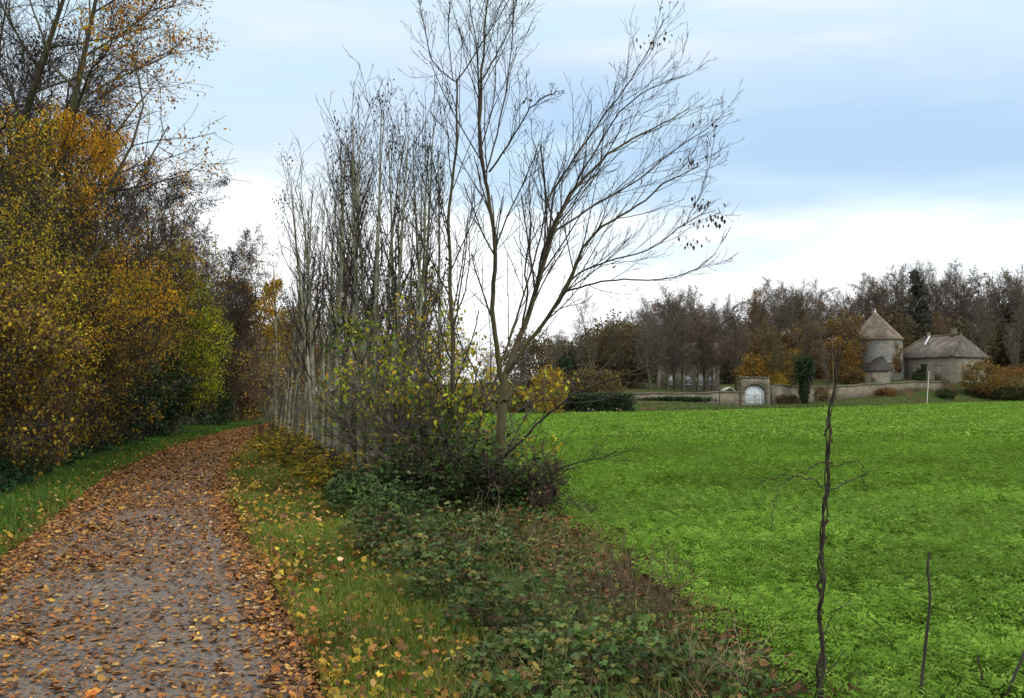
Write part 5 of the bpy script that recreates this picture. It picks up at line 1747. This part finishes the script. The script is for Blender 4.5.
# the wooded hillside: rows that read alike inside each stretch
TOPX = np.array([520, 575, 600, 640, 670, 700, 725, 745, 765, 790, 820, 845, 862, 880, 915, 940, 980, 1024, 1080])
TOPY = np.array([350, 338, 330, 312, 300, 299, 304, 314, 298, 289, 291, 305, 290, 280, 276, 277, 282, 281, 280])
zones = [(0, 640, "bare tree of the distant wood beyond the clipped hedge"), (640, 745, "bare brown tree of the hillside wood above the old house"), (745, 850, "brown-leaved tree of the hillside wood above the gateway and ivy-clad trunk"),
         (850, 925, "bare tree of the hillside wood above the round tower"), (925, 1200, "dense bare tree of the hillside wood above the barn")]
far_list = []
for row, (d0, dy, stp) in enumerate([(150, 0, 18), (172, -2, 16), (136, 16, 22), (160, 10, 20)]):
    px = 545 + row * 8
    while px < 1070:
        dd = d0 + pyr.uniform(-6, 6) - (18 if px < 640 else 0)
        tp = float(np.interp(px, TOPX, TOPY)) + dy + pyr.uniform(-9, 12)
        z = 0 if px < 640 else (1 if px < 745 else (2 if px < 850 else 3))
        pool = [[0, 1, 4, 5], [0, 6, 2, 0], [2, 3, 0, 4, 6], [6, 0, 5, 1, 2]][z]
        if not (dd < 145 and 850 < px < 985):
            far_list.append((px, dd, tp, pool[pyr.randrange(len(pool))], pyr.uniform(0.85, 1.15)))
        px += stp * pyr.uniform(0.75, 1.25)
for px, dd, tp, var, wide in far_list:
    zl = next(t for a, b_, t in zones if a <= px < b_)
    far_tree("wood_tree", zl, px, dd, tp, var, wide, group=zl.replace("tree of", "trees of"))
# hillside undergrowth that closes the view between the trunks
UG = ["brown undergrowth bush in the distant wood beyond the clipped hedge", "brown undergrowth bush under the wood above the old house", "russet undergrowth bush under the wood above the gateway", "brown undergrowth bush under the wood above the round tower", "dark undergrowth bush under the wood above the barn"]
ug_proto = {}
for i in range(34):
    px = 530 + i * 16.5 + pyr.uniform(-5, 5)
    d = (104 if px < 640 else 128 if px < 850 else 142) + pyr.uniform(-3, 6)
    z = 0 if px < 640 else 1 if px < 745 else 2 if px < 850 else 3 if px < 925 else 4
    grp = UG[z].replace("bush", "bushes")
    k = (z, i % 2)
    if k not in ug_proto:
        cols = [FBROWN + FOLIVE, FBROWN + PURPLE, FRUST + FOLIVE + FBROWN, FBROWN + FOLIVE[:1] + DARKGREEN[:1], FBROWN + DARKGREEN[:2]][z]
        o = leafy_mass("undergrowth_bush", UG[z], "bush", base(px, d), (6.5, 4, 7.5), 3600, 0.34, cols, 800 + z * 2 + i % 2)
        o["group"] = grp
        ug_proto[k] = o
    else:
        copy_thing(ug_proto[k], base(px, d), UG[z], grp, pyr.uniform(0, 6.28), pyr.uniform(0.85, 1.3))


# conifers
def conifer(label, px, d, top, seed):
    loc = base(px, d)
    h = hgt(top, d) - loc[2]
    T = Tree(seed)
    T.grow((0, 0, -0.2), (0.02, 0, 1), h, 0.28, 0, [dict(n=10, wob=0.02, tap=0.95), dict(n=4, m=70, t0=0.12, ang=(70, 100), l=0.30, sh=0.88, up=-0.02, wob=0.10, rr=0.35, rmin=0.02)])
    P = T.points((1,), 5200, 0.15)
    r = T.nr
    P = P + r.normal(size=P.shape) * (0.22, 0.22, 0.16)
    c = palette([(0.018, 0.034, 0.016), (0.026, 0.045, 0.022), (0.012, 0.022, 0.012)], len(P), 0.2, r)
    lf = [scatter(LEAF_V, LEAF_F, P, eul(r.normal(-0.4, 0.6, len(P)), r.normal(0, 0.6, len(P)), r.random(len(P)) * 6.28), 0.42 * r.uniform(0.6, 1.3, len(P)), c)]
    plant("conifer_tree", label, "conifer", loc, T, (M_BARK, M_TWIG), (0,), (1,), {0: 6, 1: 3}, lf, M_DARKLEAF)


conifer("tall dark conifer rising above the wood between the round tower and the barn", 917, 146, 270, 901)
conifer("dark conifer half hidden in the wood at the picture's far corner above the russet bush", 1012, 150, 300, 902)
